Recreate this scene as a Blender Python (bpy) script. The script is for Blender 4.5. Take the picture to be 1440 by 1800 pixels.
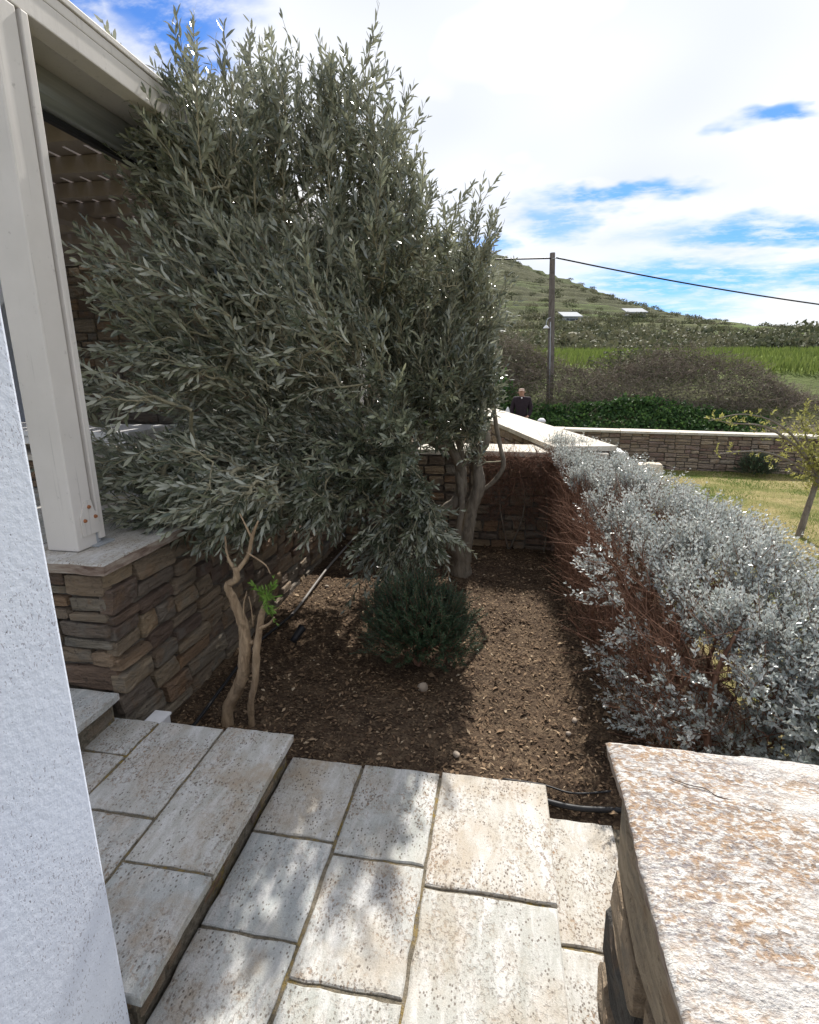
import bpy, bmesh, math, random
import numpy as np
from mathutils import Vector, Matrix

for o in list(bpy.data.objects):
    bpy.data.objects.remove(o)
S = bpy.context.scene
COL = S.collection
R = math.radians
rng = np.random.default_rng(11)
random.seed(5)

# ------------------------------------------------------------------ camera
cam_d = bpy.data.cameras.new('camera')
cam = bpy.data.objects.new('camera', cam_d)
COL.objects.link(cam)
cam.location = (0, 0, 1.55)
cam.rotation_euler = (R(90 - 14.74), 0, R(9.76))
cam_d.sensor_fit = 'VERTICAL'
cam_d.sensor_height = 36
cam_d.lens = 19.0
cam_d.clip_start = 0.02
cam_d.clip_end = 3000
S.camera = cam

# ------------------------------------------------------------------ light
SUN_EL, SUN_AZ = 43.5, 4.0            # azimuth measured from +Y towards +X
sd = Vector((math.sin(R(SUN_AZ)) * math.cos(R(SUN_EL)), math.cos(R(SUN_AZ)) * math.cos(R(SUN_EL)), math.sin(R(SUN_EL))))
sun_d = bpy.data.lights.new('sun', 'SUN')
sun_d.energy = 5.0
sun_d.angle = R(0.6)
sun_d.color = (1.0, 0.955, 0.885)
sun = bpy.data.objects.new('sun', sun_d)
sun.rotation_euler = (-sd).to_track_quat('-Z', 'Y').to_euler()
sun.location = (0, 0, 30)
COL.objects.link(sun)

S.view_settings.view_transform = 'Standard'
S.view_settings.look = 'None'
S.view_settings.exposure = 0.55
S.view_settings.gamma = 1
S.render.engine = 'CYCLES'
S.cycles.max_bounces = 5
S.cycles.diffuse_bounces = 3
S.cycles.glossy_bounces = 2
S.cycles.transmission_bounces = 2
S.cycles.transparent_max_bounces = 4
S.cycles.caustics_reflective = False
S.cycles.caustics_refractive = False
S.view_settings.use_curve_mapping = False

# ------------------------------------------------------------------ node helper
class NT:
    def __init__(s, tree):
        s.t = tree; s.n = tree.nodes; s.l = tree.links
    def node(s, typ, ins=None, **kw):
        x = s.n.new(typ)
        for k, v in kw.items(): setattr(x, k, v)
        for k, v in (ins or {}).items(): s.put(x.inputs[k], v)
        return x
    def put(s, sock, v):
        if hasattr(v, 'is_output') or isinstance(v, bpy.types.NodeSocket): s.l.new(v, sock)
        elif isinstance(v, (tuple, list)) and len(v) == 3 and sock.type == 'RGBA': sock.default_value = (*v, 1)
        else: sock.default_value = v
    def m(s, op, a, b=0.5, c=0.5, clamp=False):
        x = s.n.new('ShaderNodeMath'); x.operation = op; x.use_clamp = clamp
        s.put(x.inputs[0], a); s.put(x.inputs[1], b); s.put(x.inputs[2], c)
        return x.outputs[0]
    def vm(s, op, a, b=(0, 0, 0)):
        x = s.n.new('ShaderNodeVectorMath'); x.operation = op
        s.put(x.inputs[0], a)
        s.put(x.inputs[1], b)
        return x.outputs[0]
    def noise(s, vec, scale, detail=4, rough=0.55, dist=0.0):
        x = s.node('ShaderNodeTexNoise', {'Vector': vec, 'Scale': scale, 'Detail': detail, 'Roughness': rough, 'Distortion': dist})
        return x.outputs['Fac']
    def voro(s, vec, scale, feature='F1', out='Distance'):
        x = s.node('ShaderNodeTexVoronoi', {'Vector': vec, 'Scale': scale}, feature=feature)
        return x.outputs[out]
    def map(s, vec, scale=(1, 1, 1), rot=(0, 0, 0), loc=(0, 0, 0)):
        x = s.node('ShaderNodeMapping', {'Vector': vec, 'Scale': scale, 'Rotation': rot, 'Location': loc})
        return x.outputs[0]
    def ss(s, v, a, b):
        x = s.node('ShaderNodeMapRange', {'Value': v, 'From Min': a, 'From Max': b}, interpolation_type='SMOOTHSTEP')
        return x.outputs[0]
    def mix(s, f, a, b, blend='MIX'):
        x = s.n.new('ShaderNodeMix'); x.data_type = 'RGBA'; x.blend_type = blend
        s.put(x.inputs[0], f); s.put(x.inputs[6], a); s.put(x.inputs[7], b)
        return x.outputs[2]
    def ramp(s, f, stops):
        x = s.n.new('ShaderNodeValToRGB'); s.put(x.inputs[0], f)
        e = x.color_ramp.elements
        while len(e) > 1: e.remove(e[-1])
        e[0].position = stops[0][0]; e[0].color = (*stops[0][1], 1)
        for p, c in stops[1:]:
            q = e.new(p); q.color = (*c, 1)
        return x.outputs[0]
    def bump(s, h, strength=0.5, dist=0.01, normal=None):
        x = s.node('ShaderNodeBump', {'Height': h, 'Strength': strength, 'Distance': dist})
        if normal is not None: s.l.new(normal, x.inputs['Normal'])
        return x.outputs[0]

# ------------------------------------------------------------------ world: sky with broken cloud
W = bpy.data.worlds.new('World'); S.world = W; W.use_nodes = True
W.node_tree.nodes.clear()
w = NT(W.node_tree)
sky = w.node('ShaderNodeTexSky', sky_type='NISHITA', sun_disc=False, sun_elevation=R(SUN_EL), sun_rotation=R(SUN_AZ), altitude=50, air_density=1.0, dust_density=0.4, ozone_density=2.5)
tc = w.node('ShaderNodeTexCoord').outputs['Generated']
sep = w.node('ShaderNodeSeparateXYZ', {0: tc})
den = w.m('ADD', w.m('MAXIMUM', sep.outputs[2], 0.0), 0.15)
pv = w.node('ShaderNodeCombineXYZ', {0: w.m('DIVIDE', sep.outputs[0], den), 1: w.m('DIVIDE', sep.outputs[1], den), 2: 0.0}).outputs[0]
warp = w.node('ShaderNodeTexNoise', {'Vector': pv, 'Scale': 2.6, 'Detail': 4, 'Roughness': 0.62}).outputs['Color']
pw = w.vm('ADD', pv, w.vm('MULTIPLY', w.vm('SUBTRACT', warp, (0.5, 0.5, 0.5)), (0.55, 0.55, 0)))
cov = w.noise(pv, 1.15, 3, 0.58)
base_cloud = w.ss(cov, 0.36, 0.56)
gaps = None
for (gx, gy, rx, ry, rot, amp) in [(-0.73, 1.37, 0.17, 0.15, 20, 1.0), (-0.95, 1.27, 0.10, 0.06, 0, 0.9), (0.70, 1.90, 0.13, 0.055, -40, 1.0),
                                   (0.36, 2.30, 0.24, 0.085, -42, 1.0), (0.20, 2.55, 0.14, 0.18, 0, 0.8), (1.18, 2.74, 0.55, 0.15, -28, 1.0), (0.95, 3.40, 0.50, 0.36, -30, 1.0),
                                   (1.62, 3.25, 0.34, 0.20, -20, 1.0), (0.85, 4.05, 0.55, 0.34, 0, 0.9), (-0.13, 2.85, 0.15, 0.13, 0, 0.9)]:
    ca, sa = math.cos(R(rot)), math.sin(R(rot))
    ox = -(ca * gx / rx - sa * gy / ry); oy = -(sa * gx / rx + ca * gy / ry)
    q = w.map(pw, (1 / rx, 1 / ry, 0), (0, 0, R(rot)), (ox, oy, 0))
    ln = w.node('ShaderNodeVectorMath', {0: q}, operation='LENGTH').outputs['Value']
    g = w.m('MULTIPLY', w.ss(ln, 1.6, 0.45), amp)
    gaps = g if gaps is None else w.m('MAXIMUM', gaps, g)
ahead = w.m('MULTIPLY', w.ss(sep.outputs[1], 0.15, 0.6), 0.9)
cl = w.m('MAXIMUM', base_cloud, ahead)
wisps = w.ss(w.noise(w.map(pv, (1, 1.7, 1), (0, 0, 0.5)), 6.0, 5, 0.65), 0.42, 0.68)
gaps = w.m('MULTIPLY', gaps, w.m('SUBTRACT', 1.0, w.m('MULTIPLY', wisps, 0.62)), clamp=True)
cl = w.m('MULTIPLY', cl, w.m('SUBTRACT', 1.0, gaps), clamp=True)
cshade = w.ramp(w.noise(pv, 1.7, 1, 0.5), [(0.3, (6.5, 6.65, 6.9)), (0.7, (7.9, 7.9, 7.9))])
skyc = w.mix(1.0, sky.outputs[0], (0.36, 0.63, 1.04), 'MULTIPLY')
colr = w.mix(cl, skyc, cshade)
bg = w.node('ShaderNodeBackground', {'Color': colr, 'Strength': 0.1})
W.cycles.sampling_method = 'MANUAL'
W.cycles.sample_map_resolution = 512
wo = w.node('ShaderNodeOutputWorld', {0: bg.outputs[0]})

# ------------------------------------------------------------------ materials
def mat(name, fn, rough=0.8, spec=0.3):
    m = bpy.data.materials.new(name); m.use_nodes = True
    t = NT(m.node_tree)
    b = t.n['Principled BSDF']
    b.inputs['Roughness'].default_value = rough
    b.inputs['Specular IOR Level'].default_value = spec
    fn(t, b)
    return m
def objc(t): return t.node('ShaderNodeTexCoord').outputs['Object']
def posn(t): return t.node('ShaderNodeNewGeometry').outputs['Position']
def orand(t): return t.node('ShaderNodeObjectInfo').outputs['Random']
def shifted(t, base=None):
    r = orand(t)
    off = t.node('ShaderNodeCombineXYZ', {0: t.m('MULTIPLY', r, 37.0), 1: t.m('MULTIPLY', r, 91.0), 2: t.m('MULTIPLY', r, 53.0)}).outputs[0]
    return t.vm('ADD', base if base is not None else posn(t), off)

def f_slab(t, b):
    v = shifted(t); r = orand(t)
    basec = t.ramp(r, [(0.0, (0.36, 0.37, 0.34)), (0.3, (0.45, 0.435, 0.395)), (0.55, (0.39, 0.41, 0.40)), (0.8, (0.46, 0.43, 0.375)), (1.0, (0.37, 0.39, 0.365))])
    st = t.map(v, (26, 7, 10), (0, 0, 0.25))
    streak = t.noise(st, 1.0, 6, 0.65, 0.6)
    c = t.mix(t.ss(streak, 0.38, 0.70), basec, (0.585, 0.575, 0.55))
    r2 = t.m('FRACT', t.m('MULTIPLY', r, 7.31)); r3 = t.m('FRACT', t.m('MULTIPLY', r, 23.7))
    big = t.noise(v, 6, 5, 0.6)
    c = t.mix(t.m('MULTIPLY', t.ss(big, 0.42, 0.70), t.m('MULTIPLY_ADD', r3, 0.6, 0.2)), c, (0.355, 0.275, 0.185))
    mid = t.noise(t.map(v, (1.0, 0.7, 1), (0, 0, 0.4)), 115, 4, 0.62, 0.3)
    clus = t.noise(v, 4.5, 3, 0.6)
    spots = t.m('MULTIPLY', t.ss(mid, 0.50, 0.66), t.ss(clus, 0.34, 0.60))
    c = t.mix(t.m('MULTIPLY', spots, t.m('MULTIPLY_ADD', r2, 0.6, 0.35)), c, t.ramp(t.noise(v, 25, 2), [(0.35, (0.15, 0.105, 0.075)), (0.65, (0.30, 0.185, 0.10))]))
    vo = t.voro(t.map(v, (1, 0.7, 1), (0, 0, 0.4)), 95)
    dots = t.m('MULTIPLY', t.ss(vo, 0.34, 0.18), t.ss(t.noise(v, 11, 3), 0.40, 0.60))
    c = t.mix(t.m('MULTIPLY', dots, 0.85), c, (0.11, 0.085, 0.065))
    fine = t.noise(v, 260, 3, 0.7)
    c = t.mix(1.0, c, t.ramp(fine, [(0.3, (0.80, 0.80, 0.80)), (0.7, (1.12, 1.12, 1.12))]), 'MULTIPLY')
    b.inputs['Base Color'].default_value = (1, 1, 1, 1); t.l.new(c, b.inputs['Base Color'])
    h = t.m('ADD', t.m('MULTIPLY', streak, 0.6), t.m('ADD', t.m('MULTIPLY', fine, 0.35), t.m('MULTIPLY', spots, -0.5)))
    t.l.new(t.bump(h, 0.6, 0.006), b.inputs['Normal'])
M_slab = mat('paving_slab_stone', f_slab, 0.72, 0.35)

def f_cap(t, b):
    v = shifted(t)
    st = t.map(v, (9, 26, 10), (0, 0, -0.12))
    a = t.noise(st, 1.0, 6, 0.65, 0.8)
    c = t.ramp(a, [(0.30, (0.42, 0.40, 0.39)), (0.50, (0.60, 0.58, 0.55)), (0.70, (0.72, 0.705, 0.68))])
    zone = t.noise(t.map(v, (2.2, 6.5, 1), (0, 0, -0.15)), 1.0, 4, 0.6)
    sp = t.noise(t.map(v, (1, 1.6, 1), (0, 0, -0.15)), 62, 4, 0.6, 0.5)
    m1 = t.m('MULTIPLY', t.ss(sp, 0.44, 0.58), t.ss(zone, 0.34, 0.54))
    c = t.mix(t.m('MULTIPLY', m1, 0.85), c, t.ramp(t.noise(v, 17, 3), [(0.35, (0.19, 0.15, 0.125)), (0.55, (0.31, 0.19, 0.105)), (0.7, (0.40, 0.265, 0.15))]))
    sp2 = t.noise(t.map(v, (1, 1.6, 1)), 95, 3, 0.6)
    c = t.mix(t.m('MULTIPLY', t.m('MULTIPLY', t.ss(sp2, 0.50, 0.62), t.ss(t.noise(t.vm('ADD', v, (5, 3, 1)), 5, 3), 0.40, 0.60)), 0.8), c, (0.24, 0.22, 0.23))
    sp3 = t.noise(v, 62, 3, 0.6)
    c = t.mix(t.m('MULTIPLY', t.m('MULTIPLY', t.ss(sp3, 0.53, 0.64), t.ss(zone, 0.36, 0.55)), 0.8), c, (0.36, 0.235, 0.135))
    fin = t.noise(t.map(v, (1, 1.5, 1)), 210, 4, 0.7)
    c = t.mix(1.0, c, t.ramp(fin, [(0.34, (0.62, 0.60, 0.58)), (0.55, (1.0, 1.0, 1.0)), (0.7, (1.10, 1.10, 1.10))]), 'MULTIPLY')
    t.l.new(c, b.inputs['Base Color'])
    h = t.m('ADD', t.m('MULTIPLY', a, 0.8), t.m('ADD', t.m('MULTIPLY', sp, -0.6), t.m('MULTIPLY', t.noise(v, 190, 4, 0.7), 0.35)))
    t.l.new(t.bump(h, 0.9, 0.012), b.inputs['Normal'])
M_cap = mat('lichen_coping_stone', f_cap, 0.75, 0.3)

def f_pale(t, b):
    v = shifted(t)
    a = t.noise(t.map(v, (6, 14, 8)), 1.0, 5, 0.6)
    c = t.ramp(a, [(0.3, (0.42, 0.38, 0.31)), (0.55, (0.56, 0.52, 0.45)), (0.75, (0.64, 0.61, 0.55))])
    c = t.mix(t.m('MULTIPLY', t.ss(t.noise(v, 22, 4), 0.55, 0.66), 0.5), c, (0.36, 0.24, 0.14))
    t.l.new(c, b.inputs['Base Color'])
    t.l.new(t.bump(t.noise(v, 70, 4, 0.7), 0.5, 0.008), b.inputs['Normal'])
M_pale = mat('pale_coping_stone', f_pale, 0.8)

def f_capedge(t, b):
    v = shifted(t)
    a = t.noise(t.map(v, (8, 8, 40)), 1.0, 5, 0.65)
    c = t.ramp(a, [(0.3, (0.10, 0.06, 0.045)), (0.5, (0.26, 0.20, 0.16)), (0.72, (0.42, 0.38, 0.32))])
    t.l.new(c, b.inputs['Base Color'])
    t.l.new(t.bump(a, 0.8, 0.01), b.inputs['Normal'])
M_capedge = mat('broken_slate_edge', f_capedge, 0.85)

def stone_mat(name, stops, layer=(0.75, 1.22), wet=0.0):
    def f(t, b):
        v = shifted(t); r = orand(t)
        c0 = t.ramp(r, stops)
        c0.node.color_ramp.interpolation = 'CONSTANT' if False else 'LINEAR'
        lay = t.noise(t.map(v, (5, 5, 34), (0.12, 0.1, 0)), 1.0, 6, 0.68, 0.4)
        c = t.mix(1.0, c0, t.ramp(lay, [(0.28, (layer[0] * 0.75,) * 3), (0.5, (1.0, 0.97, 0.93)), (0.72, (layer[1] * 1.15,) * 3)]), 'MULTIPLY')
        rust = t.ss(t.noise(v, 7, 4, 0.6), 0.53, 0.68)
        c = t.mix(t.m('MULTIPLY', rust, 0.40), c, (0.27, 0.155, 0.075))
        grey = t.ss(t.noise(t.vm('ADD', v, (9, 4, 2)), 9, 4, 0.6), 0.52, 0.7)
        c = t.mix(t.m('MULTIPLY', grey, 0.5), c, (0.20, 0.19, 0.165))
        dark = t.ss(t.noise(v, 40, 4, 0.65), 0.6, 0.7)
        c = t.mix(t.m('MULTIPLY', dark, 0.6), c, (0.06, 0.045, 0.035))
        t.l.new(c, b.inputs['Base Color'])
        h = t.m('ADD', t.m('MULTIPLY', lay, 1.3), t.m('ADD', t.m('MULTIPLY', t.noise(v, 60, 5, 0.75), 0.7), t.m('MULTIPLY', t.noise(v, 16, 3, 0.6), 0.8)))
        t.l.new(t.bump(h, 1.0, 0.028), b.inputs['Normal'])
    return mat(name, f, 0.8, 0.3)
M_stone = stone_mat('brown_schist', [(0.0, (0.29, 0.23, 0.16)), (0.2, (0.20, 0.16, 0.125)), (0.4, (0.34, 0.26, 0.17)), (0.55, (0.23, 0.21, 0.175)), (0.7, (0.16, 0.115, 0.09)), (0.85, (0.30, 0.20, 0.125)), (1.0, (0.26, 0.23, 0.18))])
M_stone_far = stone_mat('garden_wall_schist', [(0.0, (0.36, 0.29, 0.22)), (0.2, (0.25, 0.19, 0.155)), (0.4, (0.42, 0.34, 0.25)), (0.6, (0.30, 0.23, 0.20)), (0.8, (0.23, 0.15, 0.125)), (1.0, (0.38, 0.33, 0.27))])
M_stone_big = stone_mat('split_schist', [(0.0, (0.40, 0.33, 0.25)), (0.35, (0.46, 0.38, 0.28)), (0.6, (0.35, 0.27, 0.19)), (0.85, (0.42, 0.36, 0.29)), (0.93, (0.06, 0.06, 0.06)), (1.0, (0.06, 0.055, 0.055))])

def f_mortar(t, b):
    v = posn(t)
    c = t.ramp(t.noise(v, 30, 5, 0.65), [(0.3, (0.09, 0.075, 0.06)), (0.7, (0.24, 0.21, 0.17))])
    t.l.new(c, b.inputs['Base Color'])
    t.l.new(t.bump(t.noise(v, 120, 4, 0.7), 0.7, 0.01), b.inputs['Normal'])
M_mortar = mat('mortar', f_mortar, 0.95, 0.1)

def f_joint(t, b):
    v = posn(t)
    c = t.ramp(t.noise(v, 55, 5, 0.65), [(0.3, (0.085, 0.075, 0.055)), (0.6, (0.22, 0.19, 0.145)), (0.8, (0.30, 0.26, 0.20))])
    moss = t.m('MULTIPLY', t.ss(t.noise(v, 45, 4, 0.65), 0.42, 0.62), t.ss(t.noise(v, 4.2, 2), 0.46, 0.62))
    c = t.mix(moss, c, (0.27, 0.19, 0.055))
    t.l.new(c, b.inputs['Base Color'])
    t.l.new(t.bump(t.noise(v, 150, 4, 0.7), 0.9, 0.008), b.inputs['Normal'])
M_joint = mat('mossy_joint', f_joint, 0.95, 0.1)

def f_plaster(t, b):
    v = posn(t)
    c = t.ramp(t.noise(v, 2.2, 4), [(0.3, (0.66, 0.71, 0.82)), (0.7, (0.71, 0.76, 0.86))])  # cool blue of the shade is put into the white plaster colour
    rv = t.map(v, (1, 1, 0.55), (0, 0.6, 0))
    sp = t.noise(rv, 240, 2, 0.5, 0.2)
    cl = t.ss(t.noise(v, 5, 4, 0.6), 0.35, 0.68)
    f = t.ss(t.m('ADD', sp, t.m('MULTIPLY', cl, 0.10)), 0.685, 0.73)
    c = t.mix(t.m('MULTIPLY', f, 0.55), c, (0.24, 0.22, 0.26))
    sp2 = t.noise(rv, 120, 2, 0.5)
    c = t.mix(t.m('MULTIPLY', t.ss(sp2, 0.74, 0.78), 0.7), c, (0.07, 0.065, 0.075))
    t.l.new(c, b.inputs['Base Color'])
    h = t.m('ADD', t.noise(v, 60, 4, 0.6), t.m('MULTIPLY', f, -0.7))
    t.l.new(t.bump(h, 0.25, 0.006), b.inputs['Normal'])
M_plaster = mat('shade_tinted_plaster', f_plaster, 0.9, 0.2)

def f_paint(c0, c1):
    def f(t, b):
        v = shifted(t)
        c = t.ramp(t.noise(v, 3.5, 5, 0.6), [(0.3, c0), (0.7, c1)])
        gr = t.noise(t.map(v, (60, 60, 1.6)), 1.0, 4, 0.6)
        c = t.mix(t.m('MULTIPLY', t.ss(gr, 0.60, 0.70), 0.35), c, (0.3, 0.28, 0.26))
        c = t.mix(t.m('MULTIPLY', t.ss(t.noise(v, 26, 5, 0.7), 0.62, 0.74), 0.45), c, (0.26, 0.235, 0.21))
        t.l.new(c, b.inputs['Base Color'])
        t.l.new(t.bump(gr, 0.12, 0.004), b.inputs['Normal'])
    return f
M_paint = mat('cream_painted_timber', f_paint((0.60, 0.565, 0.525), (0.68, 0.64, 0.60)), 0.6, 0.35)
M_roofwood = mat('taupe_painted_timber', f_paint((0.24, 0.20, 0.18), (0.30, 0.255, 0.23)), 0.65, 0.3)
def f_metal(t, b):
    b.inputs['Metallic'].default_value = 0.75
    v = posn(t)
    t.l.new(t.ramp(t.noise(t.map(v, (40, 2, 40)), 1.0, 3), [(0.3, (0.42, 0.44, 0.45)), (0.7, (0.60, 0.62, 0.63))]), b.inputs['Base Color'])
M_alu = mat('brushed_aluminium', f_metal, 0.38, 0.5)
def flat(c, r=0.6, s=0.3, var=0.12):
    def f(t, b):
        n = t.noise(shifted(t), 14, 4)
        t.l.new(t.ramp(n, [(0.3, tuple(x * (1 - var) for x in c)), (0.7, tuple(min(1, x * (1 + var)) for x in c))]), b.inputs['Base Color'])
    return f
def fm(name, c, r=0.6, s=0.3, var=0.12): return mat(name, flat(c, r, s, var), r, s)
M_black = fm('black_rubber', (0.018, 0.018, 0.02), 0.5)
M_rust = fm('rusty_bolt', (0.30, 0.12, 0.05), 0.7, 0.3, 0.3)
M_galv = fm('galvanised_steel', (0.36, 0.38, 0.40), 0.45, 0.5)
M_white = fm('white_plastic', (0.75, 0.75, 0.76), 0.5)
M_whitewood = fm('white_painted_board', (0.66, 0.65, 0.64), 0.6)
M_pipe = fm('grey_pipe', (0.20, 0.185, 0.17), 0.6)
M_pebble = fm('pale_pebble', (0.34, 0.28, 0.22), 0.8, 0.3, 0.25)

def f_soil(t, b):
    v = posn(t)
    a = t.noise(v, 9, 6, 0.65)
    c = t.ramp(a, [(0.28, (0.042, 0.028, 0.020)), (0.5, (0.092, 0.063, 0.042)), (0.72, (0.17, 0.12, 0.078))])
    vo = t.node('ShaderNodeTexVoronoi', {'Vector': t.map(v, (1, 1.3, 1)), 'Scale': 95}).outputs['Color']
    sepc = t.node('ShaderNodeSeparateColor', {0: vo}).outputs[0]
    c = t.mix(t.m('MULTIPLY', t.ss(sepc, 0.70, 0.95), 0.65), c, (0.20, 0.145, 0.092))
    c = t.mix(t.m('MULTIPLY', t.ss(sepc, 0.30, 0.05), 0.6), c, (0.025, 0.017, 0.012))
    t.l.new(c, b.inputs['Base Color'])
    h = t.m('ADD', t.noise(v, 70, 5, 0.7), t.m('MULTIPLY', sepc, 0.5))
    t.l.new(t.bump(h, 1.0, 0.014), b.inputs['Normal'])
M_soil = mat('mulched_soil', f_soil, 0.95, 0.1)

def attr(t): return t.node('ShaderNodeAttribute', attribute_name='rnd').outputs['Fac']
def f_chip(t, b):
    t.l.new(t.ramp(attr(t), [(0.0, (0.05, 0.03, 0.02)), (0.35, (0.13, 0.085, 0.052)), (0.65, (0.23, 0.155, 0.095)), (0.85, (0.38, 0.28, 0.18)), (1.0, (0.55, 0.46, 0.33))]), b.inputs['Base Color'])
M_chip = mat('mulch_chip', f_chip, 0.9, 0.15)

def leaf_mat(name, front, back, rough, spec, trans=0.25):
    def f(t, b):
        r = attr(t)
        cf = t.ramp(r, front); cb = t.ramp(r, back)
        bf = t.node('ShaderNodeNewGeometry').outputs['Backfacing']
        c = t.mix(bf, cf, cb)
        t.l.new(c, b.inputs['Base Color'])
        tr = t.node('ShaderNodeBsdfTranslucent', {'Color': t.mix(0.5, cf, cb)})
        ms = t.node('ShaderNodeMixShader', {0: trans, 1: b.outputs[0], 2: tr.outputs[0]})
        t.l.new(ms.outputs[0], t.n['Material Output'].inputs[0])
    return mat(name, f, rough, spec)
M_olive = leaf_mat('olive_leaf', [(0.0, (0.042, 0.056, 0.034)), (0.45, (0.100, 0.118, 0.074)), (0.72, (0.185, 0.203, 0.130)), (0.90, (0.31, 0.325, 0.21)), (1.0, (0.42, 0.43, 0.23))],
                   [(0.0, (0.24, 0.255, 0.20)), (1.0, (0.45, 0.455, 0.36))], 0.25, 0.8, 0.20)
M_silver = leaf_mat('silver_hedge_leaf', [(0.0, (0.24, 0.29, 0.27)), (0.5, (0.48, 0.52, 0.49)), (1.0, (0.76, 0.77, 0.74))],
                    [(0.0, (0.42, 0.44, 0.42)), (1.0, (0.60, 0.61, 0.58))], 0.27, 0.7, 0.25)
M_rosemary = leaf_mat('rosemary_leaf', [(0.0, (0.020, 0.048, 0.024)), (1.0, (0.066, 0.108, 0.052))], [(0.0, (0.06, 0.085, 0.06)), (1.0, (0.11, 0.14, 0.10))], 0.5, 0.35, 0.15)
M_fresh = leaf_mat('fresh_green_leaf', [(0.0, (0.10, 0.20, 0.03)), (1.0, (0.22, 0.36, 0.06))], [(0.0, (0.16, 0.28, 0.06)), (1.0, (0.28, 0.42, 0.1))], 0.5, 0.3, 0.4)
M_sapleaf = leaf_mat('yellow_green_leaf', [(0.0, (0.22, 0.23, 0.05)), (1.0, (0.42, 0.40, 0.12))], [(0.0, (0.28, 0.28, 0.08)), (1.0, (0.44, 0.42, 0.16))], 0.5, 0.3, 0.45)
M_ivy = leaf_mat('ivy_leaf', [(0.0, (0.020, 0.052, 0.016)), (0.6, (0.045, 0.098, 0.025)), (1.0, (0.095, 0.165, 0.040))], [(0.0, (0.04, 0.09, 0.025)), (1.0, (0.10, 0.18, 0.05))], 0.68, 0.25, 0.25)
M_scrub = leaf_mat('scrub_leaf', [(0.0, (0.065, 0.080, 0.040)), (0.5, (0.125, 0.130, 0.072)), (1.0, (0.205, 0.185, 0.12))], [(0.0, (0.10, 0.11, 0.06)), (1.0, (0.21, 0.20, 0.13))], 0.7, 0.2, 0.2)
M_grass = leaf_mat('grass_blade', [(0.0, (0.10, 0.17, 0.035)), (0.45, (0.20, 0.24, 0.06)), (0.6, (0.38, 0.33, 0.15)), (1.0, (0.52, 0.45, 0.24))], [(0.0, (0.10, 0.17, 0.035)), (0.45, (0.20, 0.24, 0.06)), (0.6, (0.38, 0.33, 0.15)), (1.0, (0.52, 0.45, 0.24))], 0.7, 0.2, 0.35)
M_field = leaf_mat('field_grass_blade', [(0.0, (0.095, 0.135, 0.032)), (1.0, (0.175, 0.215, 0.058))], [(0.0, (0.095, 0.135, 0.032)), (1.0, (0.175, 0.215, 0.058))], 0.7, 0.2, 0.35)

def f_bark(c0, c1, sc=1.0):
    def f(t, b):
        v = posn(t)
        n = t.noise(t.map(v, (38 * sc, 38 * sc, 9 * sc)), 1.0, 6, 0.65, 0.5)
        c = t.ramp(n, [(0.3, c0), (0.68, c1)])
        c = t.mix(t.m('MULTIPLY', t.ss(t.noise(v, 16 * sc, 3), 0.55, 0.68), 0.45), c, tuple(x * 0.6 for x in c0))
        t.l.new(c, b.inputs['Base Color'])
        t.l.new(t.bump(n, 0.8, 0.008), b.inputs['Normal'])
    return f
M_bark = mat('olive_bark', f_bark((0.10, 0.085, 0.065), (0.24, 0.205, 0.16)), 0.85, 0.2)
M_twig = mat('olive_twig', f_bark((0.20, 0.18, 0.12), (0.34, 0.31, 0.21)), 0.8, 0.2)
M_lbark = mat('pruned_stem_bark', f_bark((0.17, 0.115, 0.07), (0.42, 0.31, 0.20)), 0.85, 0.2)
M_brown = mat('brown_hedge_twig', f_bark((0.11, 0.058, 0.040), (0.30, 0.17, 0.115)), 0.85, 0.15)
M_dry = mat('dry_bramble_twig', f_bark((0.12, 0.095, 0.075), (0.27, 0.225, 0.18), 0.15), 0.9, 0.15)
M_sapbark = mat('sapling_bark', f_bark((0.15, 0.13, 0.115), (0.28, 0.245, 0.21)), 0.85, 0.2)
M_polewood = mat('weathered_pole', f_bark((0.10, 0.085, 0.075), (0.20, 0.175, 0.155), 0.3), 0.9, 0.15)

# ------------------------------------------------------------------ mesh helpers
def tag(o, label=None, cat=None, group=None, kind=None):
    if label: o['label'] = label
    if cat: o['category'] = cat
    if group: o['group'] = group
    if kind: o['kind'] = kind
    return o
def link(o, parent=None):
    COL.objects.link(o)
    if parent is not None: o.parent = parent
    return o
def empty(name, loc=(0, 0, 0)):
    o = bpy.data.objects.new(name, None); o.empty_display_size = 0.1
    o.location = loc
    return link(o)
def np_mesh(name, V, F, material=None, smooth=False, rnd=None):
    V = np.asarray(V, np.float32); F = np.asarray(F, np.int32)
    k = F.shape[1]
    me = bpy.data.meshes.new(name)
    me.vertices.add(len(V)); me.vertices.foreach_set('co', V.ravel())
    me.loops.add(F.size); me.loops.foreach_set('vertex_index', F.ravel())
    me.polygons.add(len(F)); me.polygons.foreach_set('loop_start', np.arange(0, F.size, k, dtype=np.int32))
    if smooth: me.polygons.foreach_set('use_smooth', np.ones(len(F), bool))
    me.update(calc_edges=True)
    if rnd is not None:
        a = me.attributes.new('rnd', 'FLOAT', 'POINT'); a.data.foreach_set('value', np.asarray(rnd, np.float32))
    if material: me.materials.append(material)
    return me
def ob(name, me, parent=None, loc=None):
    o = bpy.data.objects.new(name, me)
    link(o, parent)
    if parent is not None: o.matrix_parent_inverse = Matrix.Translation(-Vector(parent.location))
    if loc is not None: o.location = loc
    return o
def py_mesh(name, V, F, material=None, smooth=False):
    me = bpy.data.meshes.new(name)
    me.from_pydata([tuple(map(float, v)) for v in V], [], [tuple(map(int, f)) for f in F])
    if smooth: me.polygons.foreach_set('use_smooth', [True] * len(me.polygons))
    if material: me.materials.append(material)
    me.update()
    return me
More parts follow.
